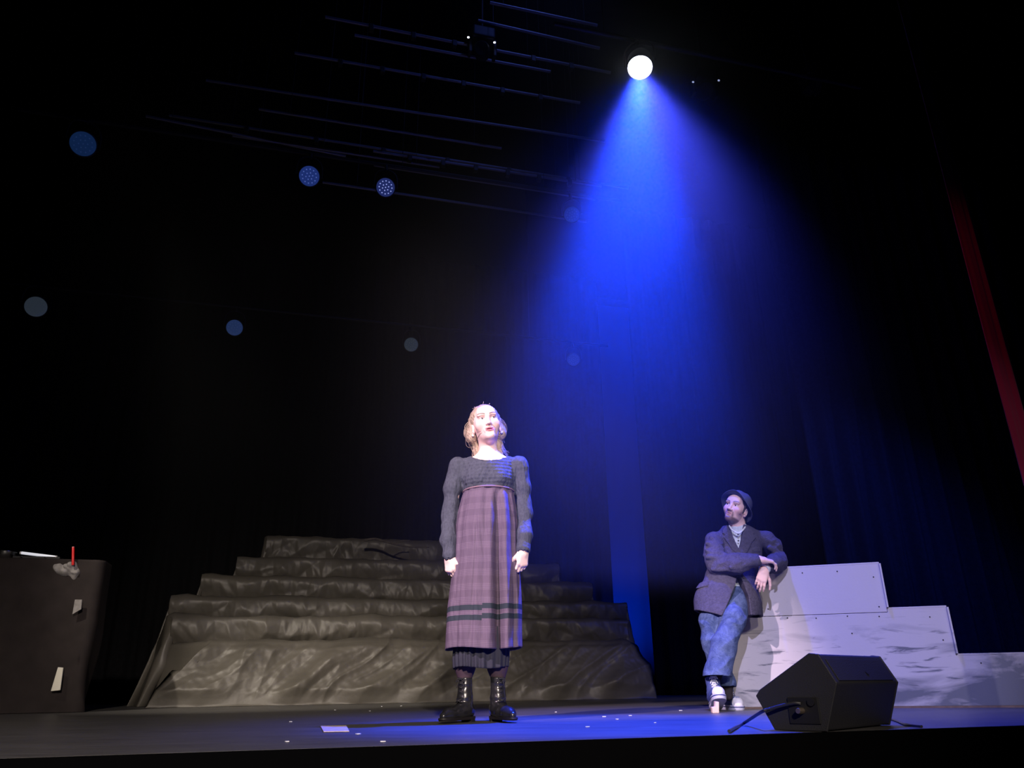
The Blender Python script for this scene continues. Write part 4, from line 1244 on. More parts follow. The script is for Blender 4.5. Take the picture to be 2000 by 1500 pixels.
def boot(parent, name, A, toe_dir, length, shaft_top, mats, sneaker=False, pitch=0.0, width=0.046):
    """laced boot or shoe: A = point under the ankle on the sole, local axes f (toe), s (side), up"""
    f = np.array([toe_dir[0], toe_dir[1], 0.0]); f /= np.linalg.norm(f)
    up = np.array([0, 0, 1.0]); sd = np.cross(up, f)
    B0_ = np.stack([f, sd, up], 1)
    B = B0_ @ rot('Y', -pitch)
    h, w_ = 0.026, width
    v = Vol(np.arange(-0.10, length - 0.02, 0.0032), np.arange(-0.075, 0.075, 0.0032), np.arange(-0.005, shaft_top + 0.03, 0.0032))
    lf = length - 0.075
    if sneaker:
        v.chain([(-0.040, 0, 0.055), (0.02, 0, 0.062), (0.06, 0, 0.052), (lf - 0.04, 0, 0.044), (lf - 0.012, 0, 0.042)], [0.040, 0.043, 0.041, 0.038, 0.029], 0.02)
        v.chain([(0.0, 0, 0.07), (0.0, 0, shaft_top)], [0.044, 0.046], 0.03)
    else:
        v.chain([(-0.038, 0, 0.050), (0.02, 0, 0.056), (0.06, 0, 0.046), (lf - 0.05, 0, 0.038), (lf - 0.006, 0, 0.034)], [0.033, 0.036, 0.035, 0.031, 0.019], 0.02)
        v.chain([(-0.004, 0, 0.07), (0.0, 0, 0.12), (-0.002, 0, shaft_top)], [0.036, 0.033, 0.037], 0.03)
    X, Y, Z = v.ax[0][:, None, None], v.ax[1][None, :, None], v.ax[2][None, None, :]
    v.d = smax(v.d, 0.022 - Z + 0 * v.d, 0.006)
    v.d = smax(v.d, Z - shaft_top + 0 * v.d, 0.004)
    v.warp(lambda x, y, z: -0.0022 * ridge(x * 18 + z * 26, y * 14, z * 30) * (z > 0.05) * np.clip(1.2 - x / 0.12, 0, 1))
    V, Q = v.mesh()
    col = np.tile(mats['col'], (len(V), 1))
    if sneaker:
        tc_ = (V[:, 0] > lf - 0.026)
        col[tc_] = (0.72, 0.72, 0.74)
        tongue = (np.abs(V[:, 1]) < 0.015) & (V[:, 2] > 0.075) & (V[:, 0] > 0.0)
        col[tongue] = (0.30, 0.33, 0.45)
    o = np_mesh(name, V @ B.T, Q, mats['upper'], parent, A, True, None, col)
    # sole with heel
    n = 48; a = np.arange(n) * 2 * math.pi / n
    cx, hl = (lf - 0.055) / 2 - 0.005, (lf + 0.105) / 2
    xx = cx + hl * np.sign(np.cos(a)) * np.abs(np.cos(a)) ** 0.8
    ww = w_ * (1 - 0.16 * np.cos((xx - cx) / hl * 3.0 + 0.3))
    yy = ww * np.sign(np.sin(a)) * np.abs(np.sin(a)) ** 0.8
    t0, t1 = (0.0, 0.030) if sneaker else (0.012, 0.026)
    R_ = [np.stack([xx * k_, yy * k_, np.full(n, z_)], 1) for z_, k_ in ((t0, 0.90), (t0, 0.97), ((t0 + t1) / 2, 1.0), (t1, 0.99), (t1, 0.9))]
    V, F = loft(np.array(R_), True)
    g = Geo().add(V @ B.T, F)
    if not sneaker:
        hp = np.array([[x, y] for x, y in zip(xx, yy) if x < -0.005])
        hp = hp[np.argsort(np.arctan2(hp[:, 1], hp[:, 0] + 0.045))]
        R_ = [np.stack([hp[:, 0] * k_ , hp[:, 1] * k_, np.full(len(hp), z_)], 1) for z_, k_ in ((0.0, 0.96), (0.014, 0.97))]
        V, F = loft(np.array(R_), True); g.add(V @ B.T, F)
    so = g.obj('sole', mats['sole'], o, smooth=True)
    if sneaker:
        g = Geo()
        R_ = [np.stack([xx * 1.015, yy * 1.02, np.full(n, z_)], 1) for z_ in (0.017, 0.022)]
        V, F = loft(np.array(R_), False); g.add(V @ B.T, F); g.obj('foxing_stripe', mats['stripe'], o, smooth=True)
    # laces follow the instep
    g = Geo()
    zs = np.linspace(0.098, shaft_top - 0.012, 6 if not sneaker else 5)
    for i, z_ in enumerate(zs):
        fx = 0.052 - 0.010 * min(1, (z_ - 0.09) / 0.06) + (0.055 * max(0, (0.115 - z_) / 0.02) if z_ < 0.115 else 0)
        fx = (0.047 if sneaker else 0.038) + max(0.0, (0.122 if sneaker else 0.112) - z_) * 1.9
        for sgn in (-1, 1):
            p = [(fx - 0.012, sgn * 0.019, z_ - 0.004), (fx + 0.004, 0, z_ + 0.005), (fx - 0.014, -sgn * 0.019, z_ + 0.012)]
            g.tube(np.array(smooth_path(p, 5)) @ B.T, 0.0026, 6)
    zb = shaft_top - 0.01
    for sgn in (-1, 1):
        bx_ = 0.046 if sneaker else 0.037
        g.tube(np.array(smooth_path([(bx_, 0, zb), (bx_ + 0.008, sgn * 0.016, zb + 0.004), (bx_ + 0.006, sgn * 0.026, zb - 0.012), (bx_ + 0.006, sgn * 0.010, zb - 0.004), (bx_ + 0.004, sgn * 0.024, zb - 0.040)], 6)) @ B.T, 0.0022, 6)
    g.obj('laces', mats['laces'], o, smooth=True)
    return o


# ------------------------------------------------------------------ the woman
def plaid_material():
    m = mat('mauve_plaid_wool', (0.2, 0.14, 0.17), 0.85, 0.15, bump=(45, 0.35, (1.6, 1.6, 0.35)))
    nt = m.node_tree; p = nt.nodes['Principled BSDF']
    uv = nd(nt, 'ShaderNodeUVMap'); sp = nd(nt, 'ShaderNodeSeparateXYZ'); nt.links.new(uv.outputs[0], sp.inputs[0])

    def mth(op, a, b=None):
        n = nd(nt, 'ShaderNodeMath', operation=op)
        for i, v in enumerate((a, b)):
            if v is None: continue
            if isinstance(v, (int, float)): n.inputs[i].default_value = v
            else: nt.links.new(v, n.inputs[i])
        return n.outputs[0]
    u, v = sp.outputs['X'], sp.outputs['Y']

    def lines(c, fine, group, duty):
        a = mth('SINE', mth('MULTIPLY', c, 2 * math.pi / fine))
        g = mth('GREATER_THAN', mth('SINE', mth('MULTIPLY', c, 2 * math.pi / group)), duty)
        return mth('MULTIPLY', mth('ADD', mth('MULTIPLY', a, 0.5), 0.5), mth('ADD', mth('MULTIPLY', g, 0.75), 0.18))
    tot = mth('ADD', mth('MULTIPLY', lines(v, 0.0085, 0.072, 0.0), 0.50), mth('MULTIPLY', lines(u, 0.0075, 0.06, 0.0), 0.30))
    mix = nd(nt, 'ShaderNodeMix', data_type='RGBA')
    nt.links.new(tot, mix.inputs['Factor'])
    mix.inputs['A'].default_value = (0.098, 0.072, 0.106, 1); mix.inputs['B'].default_value = (0.18, 0.135, 0.19, 1)
    # two dark ribbons sewn round the lower apron (v = metres above the hem)
    jump = mth('MULTIPLY', mth('GREATER_THAN', u, 0.0), 0.010)
    vv = mth('SUBTRACT', v, jump)
    r1 = mth('MULTIPLY', mth('GREATER_THAN', vv, 0.134), mth('LESS_THAN', vv, 0.161))
    r2 = mth('MULTIPLY', mth('GREATER_THAN', vv, 0.184), mth('LESS_THAN', vv, 0.211))
    rb = mth('ADD', r1, r2)
    m2 = nd(nt, 'ShaderNodeMix', data_type='RGBA'); nt.links.new(rb, m2.inputs['Factor'])
    nt.links.new(mix.outputs['Result'], m2.inputs['A']); m2.inputs['B'].default_value = (0.028, 0.036, 0.048, 1)
    nt.links.new(m2.outputs['Result'], p.inputs['Base Color'])
    return m


M['plaid'] = plaid_material()
M['mauve'] = mat('mauve_waistband', (0.20, 0.13, 0.16), 0.8, 0.2)
M['dress'] = mat('charcoal_blue_crepe', (0.058, 0.064, 0.086), 0.85, 0.2, noise=(70, 0.2), bump=(42, 0.8, (1.6, 1.6, 0.45)))
M['skirt'] = mat('dark_navy_crepe', (0.030, 0.031, 0.046), 0.85, 0.2, bump=(60, 0.5, (2.0, 2.0, 0.2)))
M['tights'] = mat('dark_plum_tights', (0.050, 0.030, 0.042), 0.7, 0.25)
M['leather'] = mat('black_polished_leather', (0.016, 0.016, 0.018), 0.24, 0.6, bump=(40, 0.15))
M['sole'] = mat('dark_sole', (0.012, 0.010, 0.010), 0.6, 0.3)
M['lace'] = mat('black_lace', (0.02, 0.02, 0.022), 0.7, 0.3)
M['pearl'] = mat('pearl', (0.8, 0.76, 0.76), 0.2, 0.6)
M['mic'] = mat('beige_wire', (0.24, 0.12, 0.10), 0.5, 0.4)

WO = np.array(fl(941, 1410)); WD = WO[1]


def wp(px, py, dy=0.0): return at(px, py, WD + dy) - WO


def woman():
    hs = 1.09
    HR = head_rot(7, 8, -9)
    hc = wp(949.0, 828.6, -0.005)
    neck_a, neck_b = wp(953, 868, 0.03), wp(955.5, 896, 0.035)
    shL, shR = wp(894, 908, 0.02), wp(1015, 906, 0.02)
    elL, wrL = wp(878, 1012, 0.03), wp(877, 1083, -0.03)
    elR, wrR = wp(1024, 1005, 0.03), wp(1023, 1072, -0.03)
    fine_z0, fine_z1 = wrL[2] - 0.20, wrL[2] + 0.03
    zs = axis_steps((0.03, fine_z0, 0.010), (fine_z0, fine_z1, 0.0025), (fine_z1, wp(950, 905)[2], 0.008), (wp(950, 905)[2], hc[2] + 0.17, 0.0022))
    xl, xr = wp(852, 1090)[0], wp(1050, 1090)[0]
    xs = axis_steps((xl, xl + 0.14, 0.0026), (xl + 0.14, hc[0] - 0.11, 0.006), (hc[0] - 0.11, hc[0] + 0.11, 0.0022), (hc[0] + 0.11, xr - 0.14, 0.006), (xr - 0.14, xr, 0.0026))
    ys = axis_steps((-0.19, 0.16, 0.0028), (0.16, 0.22, 0.008))
    v = Vol(xs, ys, zs)
    add_head(v, hc, HR, hs, True)
    # neck, shoulders, chest
    v.add(cone(hc + HR @ np.array([0, 0.035, -0.05]), neck_b + [0, 0.01, -0.02], 0.050, 0.056), 0.035)
    v.add(cone(neck_b + [0, -0.012, 0.0], neck_b + [0, -0.02, -0.05], 0.052, 0.07), 0.03)
    for sh in (shL, shR):
        v.add(cone(neck_b + [0, 0.015, -0.014], sh + [0, 0.0, -0.014], 0.041, 0.032), 0.04)
    v.add(ell(wp(955, 925, 0.03), (0.135, 0.092, 0.12)), 0.04)
    v.chain([wp(955, 950, 0.03), wp(954, 1010, 0.03), wp(951, 1060, 0.03)], [0.115, 0.118, 0.13], 0.04, 0.75)
    for s, e, wr in ((shL, elL, wrL), (shR, elR, wrR)):
        v.chain([s, e, wr], [0.038, 0.033, 0.023], 0.02)
    for hx, kx, ax_ in ((928, 910, 907), (972, 969, 974)):
        v.chain([wp(hx, 1085, 0.03), wp(kx, 1235, 0.01), wp((kx + ax_) / 2, 1290, 0.025), wp(ax_, 1350, 0.010), wp(ax_, 1395, 0.006)], [0.075, 0.050, 0.045, 0.026, 0.022], 0.03)
    dn = np.array([0.02, -0.10, -1.0])
    add_hand(v, wrL + [0.002, -0.004, -0.012], (0.10, -0.10, -1), (0.55, 0.75, 0.1), 1, 0.98, (0.75, 0.85, 0.95, 1.0), 0.05, 0.5)
    add_hand(v, wrR + [-0.002, -0.004, -0.012], (-0.10, -0.12, -1), (-0.55, 0.75, 0.1), -1, 0.98, (0.65, 0.75, 0.85, 0.95), 0.05, 0.5)
    V, Q = v.mesh()
    col = skin_colors(V, hc, HR, hs, (0.78, 0.56, 0.50))
    o = np_mesh('person', V, Q, M['skin'], None, WO, True, None, col)
    tag(o, 'standing blonde woman in charcoal dress and mauve plaid apron, arms down', 'person')
    make_eyes(o, hc, HR, hs, np.array([0.28, -1, 0.16]), (0.16, 0.17, 0.20))

    # hair
    h = Vol(np.arange(-0.15, 0.15, 0.003), np.arange(-0.15, 0.17, 0.003), np.arange(-0.22, 0.16, 0.003))
    hl = lambda p: np.array(p, float)
    h.add(ell(hl((0, 0.026, 0.036)), (0.081, 0.098, 0.083)), 0.0)
    h.cut(ell(hl((0, -0.105, -0.030)), (0.066, 0.092, 0.081)), 0.010)
    h.cut(ell(hl((0, -0.06, -0.10)), (0.085, 0.085, 0.075)), 0.02)
    for sx in (-1, 1):
        h.add(cone((sx * 0.070, 0.020, 0.035), (sx * 0.080, 0.040, -0.045), 0.016, 0.022), 0.02)
        h.add(ell((sx * 0.083, 0.048, -0.040), (0.026, 0.034, 0.040)), 0.02)
        h.chain([(sx * 0.060, 0.080, -0.06), (sx * 0.062, 0.075, -0.13), (sx * 0.068, 0.055, -0.175)], [0.026, 0.016, 0.005], 0.02)
    h.add(ell((0, 0.105, -0.02), (0.060, 0.045, 0.060)), 0.03)
    h.warp(lambda x, y, z: -0.0016 * ridge(np.arctan2(x, z + 0.2) * 40 + y * 6, y * 3, z * 2), 0.02)
    Vh, Qh = h.mesh()
    ho = np_mesh('hair', (Vh * hs) @ HR.T + hc, Qh, M['hair'], o)
    g = Geo(); rn = random.Random(11)
    T = lambda P: (np.array(P) * hs) @ HR.T + hc
    for i in range(80):
        sx = -1 if i % 2 else 1
        a = rn.uniform(-0.3, 1.2); k_ = rn.uniform(0.8, 1.15)
        if i < 46:
            y0, z0 = rn.uniform(0.005, 0.07), rn.uniform(-0.02, 0.03)
            P = [(sx * 0.074, y0, z0 + 0.02), (sx * (0.095 + rn.uniform(0, 0.018)), y0 + 0.02, z0 - 0.01), (sx * (0.100 + rn.uniform(-0.012, 0.016)), y0 + 0.03, z0 - 0.05), (sx * (0.078 + rn.uniform(-0.015, 0.02)), y0 + 0.02, z0 - 0.08 * k_)]
        elif i < 66:
            y0 = rn.uniform(0.03, 0.08)
            P = [(sx * 0.075, y0, -0.05), (sx * (0.075 + rn.uniform(-0.01, 0.015)), y0 + 0.01, -0.10), (sx * (0.080 + rn.uniform(-0.012, 0.015)), y0, -0.14), (sx * (0.092 + rn.uniform(-0.02, 0.02)), y0 - 0.02, -0.185 * k_)]
        else:
            t = rn.uniform(-1.0, 1.0)
            b = np.array([0.081 * math.sin(t), 0.0 + rn.uniform(-0.02, 0.05), 0.036 + 0.083 * math.cos(t)])
            P = [b * 0.97, b * 1.03 + [0.004, 0, 0], b * (1.05 + rn.uniform(0.0, 0.07)) + [rn.uniform(-0.01, 0.01), 0.01, 0]]
        g.tube(T(smooth_path(P, 5)), np.linspace(0.0016, 0.0006, len(smooth_path(P, 5))), 5)
    tag(g.obj('loose_strands', M['hair'], ho, smooth=True), kind='stuff')
    for sx in (-1, 1):
        g = Geo(); c0 = T((sx * 0.0785, 0.004, -0.052))
        g.lathe([(0, -0.008), (0.006, -0.005), (0.008, 0.0), (0.006, 0.005), (0, 0.008)], c0 + [0, 0, -0.004], n=16)
        g.tube([c0 + [0, 0, 0.004], c0 + [0, 0, 0.010]], 0.0015, 6)
        g.obj('earring', M['pearl'], o, smooth=True)
    g = Geo().tube(T(smooth_path([(-0.079, 0.010, -0.030), (-0.074, -0.015, -0.052), (-0.062, -0.042, -0.062), (-0.048, -0.064, -0.066)], 8)), 0.0011, 6)
    g.lathe([(0, -0.002), (0.002, 0), (0, 0.002)], T((-0.047, -0.066, -0.066)), n=10)
    g.obj('headset_microphone', M['mic'], o, smooth=True)

    # dress top with sleeves
    t = Vol(np.arange(xl - 0.02, xr + 0.02, 0.0036), np.arange(-0.17, 0.19, 0.004), np.arange(wp(950, 1098)[2], wp(950, 872)[2], 0.0036))
    for sh in (shL, shR):
        t.add(cone(neck_b + [0, 0.015, -0.020], sh + [0, 0.0, -0.008], 0.047, 0.040), 0.03)
    t.add(ell(wp(955, 925, 0.03), (0.146, 0.106, 0.125)), 0.04)
    t.add(cone(wp(929, 938, -0.025), wp(933, 936, -0.045), 0.052, 0.045), 0.045).add(cone(wp(980, 937, -0.025), wp(976, 935, -0.045), 0.052, 0.045), 0.045)
    t.add(cone(wp(955, 935, 0.03), wp(954.5, 975, 0.03), 0.146, 0.142, 0.72), 0.03)
    t.chain([shL, wp(884, 955, 0.03), elL, wp(875.5, 1055, -0.01), wp(877, 1078, -0.03)], [0.043, 0.046, 0.042, 0.039, 0.034], 0.025)
    t.chain([shR, wp(1021, 952, 0.03), elR, wp(1024, 1045, -0.01), wp(1022, 1066, -0.03)], [0.043, 0.046, 0.042, 0.039, 0.034], 0.025)
    # gathered cuffs
    t.add(cone(wp(877, 1081, -0.03), wp(877.5, 1085, -0.034), 0.037, 0.040), 0.006).add(cone(wp(1022, 1068.5, -0.03), wp(1021.5, 1073, -0.034), 0.037, 0.040), 0.006)
    # scooped neckline
    nc = wp(956, 874)
    rx, rz = wp(998, 880)[0] - nc[0], nc[2] - wp(956, 905)[2]
    X, Z = t.ax[0][:, None, None], t.ax[2][None, None, :]
    t.cut_all(lambda X, Y, Z: (np.sqrt(((X - nc[0]) / rx) ** 2 + ((Z - nc[2]) / rz) ** 2) - 1) * min(rx, rz) + 0 * Y, 0.004)
    # bottom of the sleeves is open
    t.cut(cone(wp(877.5, 1089, -0.036), wp(877, 1083, -0.033), 0.031, 0.026), 0.002).cut(cone(wp(1021.5, 1077, -0.036), wp(1022, 1071, -0.033), 0.031, 0.026), 0.002)
    zc0, zc1 = wp(950, 957)[2], wp(950, 905)[2]
    body_mask = lambda x, z: np.clip((0.150 - np.abs(x - wp(955, 930)[0])) / 0.02, 0, 1) * (z > zc0 - 0.02)
    t.warp(lambda x, y, z: body_mask(x, z) * (0.0011 * np.cos((z - zc0) * 2 * math.pi / 0.021) + 0.0022 * noise3(x * 110, y * 60, z * 45)), 0.02)
    for a, b, sd in ((shL, elL, 1), (elL, wrL, 4), (shR, elR, 7), (elR, wrR, 9)):
        f1 = along_folds(a, b, 0.0050, 15, sd)
        t.warp(lambda x, y, z, f1=f1: f1(x, y, z) * (1 - body_mask(x, z)), 0.03)
    t.warp(lambda x, y, z: (1 - body_mask(x, z)) * 0.004 * noise3(x * 45, y * 45, z * 14), 0.02)
    t.obj('dress_top', M['dress'], o)

    # apron, pleated, and the dark underskirt
    def skirt(name, rows, m, dc, n, nv, fold, wrap=0.0):
        rows = [(wp(a, y), wp(b, y), dep) for y, a, b, dep in rows]
        zz = np.array([(a[2] + b[2]) / 2 for a, b, _ in rows]); cx = np.array([(a[0] + b[0]) / 2 for a, b, _ in rows]); hw = np.array([(b[0] - a[0]) / 2 for a, b, _ in rows]); dp = np.array([r[2] for r in rows])
        s = np.linspace(0, 1, nv)
        k = np.linspace(0, 1, len(rows))
        zq, cq, hq, dq = [np.interp(s, k, t_) for t_ in (zz, cx, hw, dp)]
        th = np.arange(n) * 2 * math.pi / n
        R_, UV = [], []
        for i in range(nv):
            f = fold(th, s[i])
            x = cq[i] + hq[i] * np.cos(th) * (1 + f * 0.25)
            y = dc - dq[i] * np.sin(th) * (1 + f)          # sin > 0 is the front
            zo = 0.006 * np.sin(th * 3 + 1) * (s[i] ** 3)
            R_.append(np.stack([x, y, zq[i] + zo], 1))
            uu = -(th - math.pi / 2) * (hq[i] + dq[i]) / 2
            UV.append(np.stack([uu + 0.005, np.full(n, zq[i] - zz[-1])], 1))
        V, F = loft(np.array(R_), False)
        ob = np_mesh(name, V, F, m, o, None, True, np.vstack(UV))
        sm_ = ob.modifiers.new('thick', 'SOLIDIFY'); sm_.thickness = 0.003; sm_.offset = -1
        return ob
    bump_ = lambda th, c, w_: np.exp(-((np.angle(np.exp(1j * (th - c)))) / w_) ** 2)

    def apron_fold(th, s):
        a = 0.05 + 0.10 * s
        f = 0.045 * np.sin(th * 15 + 1.1 * np.sin(th * 2)) * (0.35 + 0.65 * math.exp(-((s - 0.25) / 0.25) ** 2)) + 0.034 * np.sin(th * 7 + 0.6 + s) * s
        f += 0.022 * noise3(th * 5, np.full_like(th, s * 9), np.zeros_like(th)) - 0.016 * ridge(th * 7 + s * 5, np.full_like(th, s * 8), np.ones_like(th))
        # deep fold right of centre, sharp overlap left of it at the hem
        f -= bump_(th, 1.24 - 0.12 * s, 0.11) * (0.16 + 0.30 * s) * min(1, s * 6)
        f += bump_(th, 1.50 - 0.10 * s, 0.10) * 0.07 * min(1, s * 4)
        f += bump_(th, 0.92, 0.11) * 0.09 * min(1, s * 4)
        f -= bump_(th, 2.30, 0.06) * 0.07 * s + bump_(th, 1.86, 0.05) * 0.06 * min(1, s * 3) - bump_(th, 2.05, 0.12) * 0.04
        f += bump_(th, 0.45, 0.10) * 0.06 * s - bump_(th, 0.62, 0.06) * 0.08 * s
        return f
    skirt('apron', [(957, 905, 1003.5, 0.128), (972, 901, 1005, 0.140), (1000, 894, 1010, 0.155), (1031, 889, 1012, 0.163), (1062, 887.5, 1012, 0.166), (1093, 885, 1013, 0.168), (1124, 881, 1015, 0.170),
                    (1155, 877, 1017.5, 0.172), (1186, 873, 1019, 0.174), (1213, 871, 1019, 0.176), (1240, 869.5, 1019, 0.178), (1267, 868, 1019, 0.180)], M['plaid'], 0.03, 300, 130, apron_fold)

    def pleats(th, s):
        return 0.05 * (0.4 + s) * np.sin(th * 24 + 2 * np.sin(th * 3)) + 0.03 * np.sin(th * 9 + 1) * s
    skirt('underskirt', [(1225, 886, 996, 0.115), (1262, 884, 995, 0.120), (1285, 883, 994, 0.126), (1304, 884, 993, 0.130)], M['skirt'], 0.03, 420, 24, pleats)
    # waistband cord
    P = []
    a, b = wp(905, 961), wp(1003.5, 960)
    for th in np.linspace(0, 2 * math.pi, 80):
        P.append(((a[0] + b[0]) / 2 + (b[0] - a[0]) / 2 * 1.01 * math.cos(th), 0.03 - 0.134 * math.sin(th), (a[2] + b[2]) / 2 + 0.006 * math.sin(th) + 0.003))
    g = Geo().tube(P, 0.0055, 8, False); g.obj('waistband', M['mauve'], o, smooth=True)
    # tights and boots
    tg = Vol(np.arange(-0.20, 0.20, 0.004), np.arange(-0.12, 0.16, 0.004), np.arange(0.05, 0.52, 0.005))
    for kx, ax_ in ((910, 907), (969, 974)):
        tg.chain([wp(kx, 1235, 0.01), wp((kx + ax_) / 2, 1300, 0.025), wp(ax_, 1346, 0.010), wp(ax_, 1380, 0.008)], [0.055, 0.050, 0.027, 0.022], 0.03)
    tg.obj('tights', M['tights'], o)
    bm_ = dict(upper=M['leather'], sole=M['sole'], laces=M['lace'], col=(0.016, 0.016, 0.018))
    for ax_, ay, dr in ((908, 1410, (-0.55, -1.0)), (973, 1409, (0.42, -1.0))):
        A = np.array(fl(ax_, ay)) - WO; A[1] = 0.0; A[2] = 0.0
        boot(o, 'boot', A, dr, 0.275, 0.212, bm_, False, 0.0, 0.037)
    return o
WOMAN = woman()

# ------------------------------------------------------------------ the man leaning on the white unit
def denim_material():
    m = mat('worn_blue_denim', (0.06, 0.10, 0.22), 0.85, 0.15, bump=(120, 0.35))
    nt = m.node_tree; p = nt.nodes['Principled BSDF']
    tc = nd(nt, 'ShaderNodeTexCoord')
    n = nd(nt, 'ShaderNodeTexNoise', Scale=16.0, Detail=7.0, Roughness=0.7, Distortion=0.5); nt.links.new(tc.outputs['Object'], n.inputs['Vector'])
    r = nd(nt, 'ShaderNodeValToRGB'); e = r.color_ramp.elements
    e[0].position, e[0].color = 0.36, (0.034, 0.054, 0.125, 1)
    e[1].position, e[1].color = 0.64, (0.095, 0.135, 0.26, 1)
    nt.links.new(n.outputs[0], r.inputs[0]); nt.links.new(r.outputs[0], p.inputs['Base Color'])
    return m


def shirt_material():
    m = mat('pale_striped_shirt', (0.5, 0.55, 0.6), 0.8, 0.2)
    nt = m.node_tree; p = nt.nodes['Principled BSDF']
    tc = nd(nt, 'ShaderNodeTexCoord'); wv = nd(nt, 'ShaderNodeTexWave', Scale=38.0, wave_type='BANDS', bands_direction='X')
    nt.links.new(tc.outputs['Object'], wv.inputs['Vector'])
    r = nd(nt, 'ShaderNodeValToRGB'); e = r.color_ramp.elements
    e[0].position, e[0].color = 0.35, (0.36, 0.42, 0.48, 1)
    e[1].position, e[1].color = 0.6, (0.60, 0.66, 0.70, 1)
    nt.links.new(wv.outputs[0], r.inputs[0]); nt.links.new(r.outputs[0], p.inputs['Base Color'])
    return m


M['denim'] = denim_material()
M['shirt'] = shirt_material()
M['collar_white'] = mat('white_collar', (0.62, 0.66, 0.68), 0.8, 0.2)
M['jacket'] = mat('grey_brown_wool', (0.062, 0.059, 0.088), 0.9, 0.12, noise=(60, 0.22), bump=(110, 0.5))
M['felt'] = mat('navy_felt', (0.055, 0.062, 0.105), 0.9, 0.15, noise=(40, 0.12), bump=(90, 0.2))
M['sock'] = mat('dark_sock', (0.03, 0.026, 0.028), 0.9, 0.1)
M['canvas'] = mat('navy_canvas', (0.05, 0.07, 0.20), 0.7, 0.3, attr=True)
M['white_rubber'] = mat('white_rubber', (0.45, 0.46, 0.55), 0.5, 0.4)
M['white_lace'] = mat('white_lace', (0.75, 0.75, 0.78), 0.7, 0.3)
M['navy_stripe'] = mat('navy_stripe', (0.02, 0.03, 0.12), 0.5, 0.3)
M['button'] = mat('dark_button', (0.02, 0.018, 0.02), 0.4, 0.4)

MD = 5.42
MO = at(1420, 1388, MD); MO[2] = 0.0


def mp_(px, py, dy=0.0): return at(px, py, MD + dy) - MO


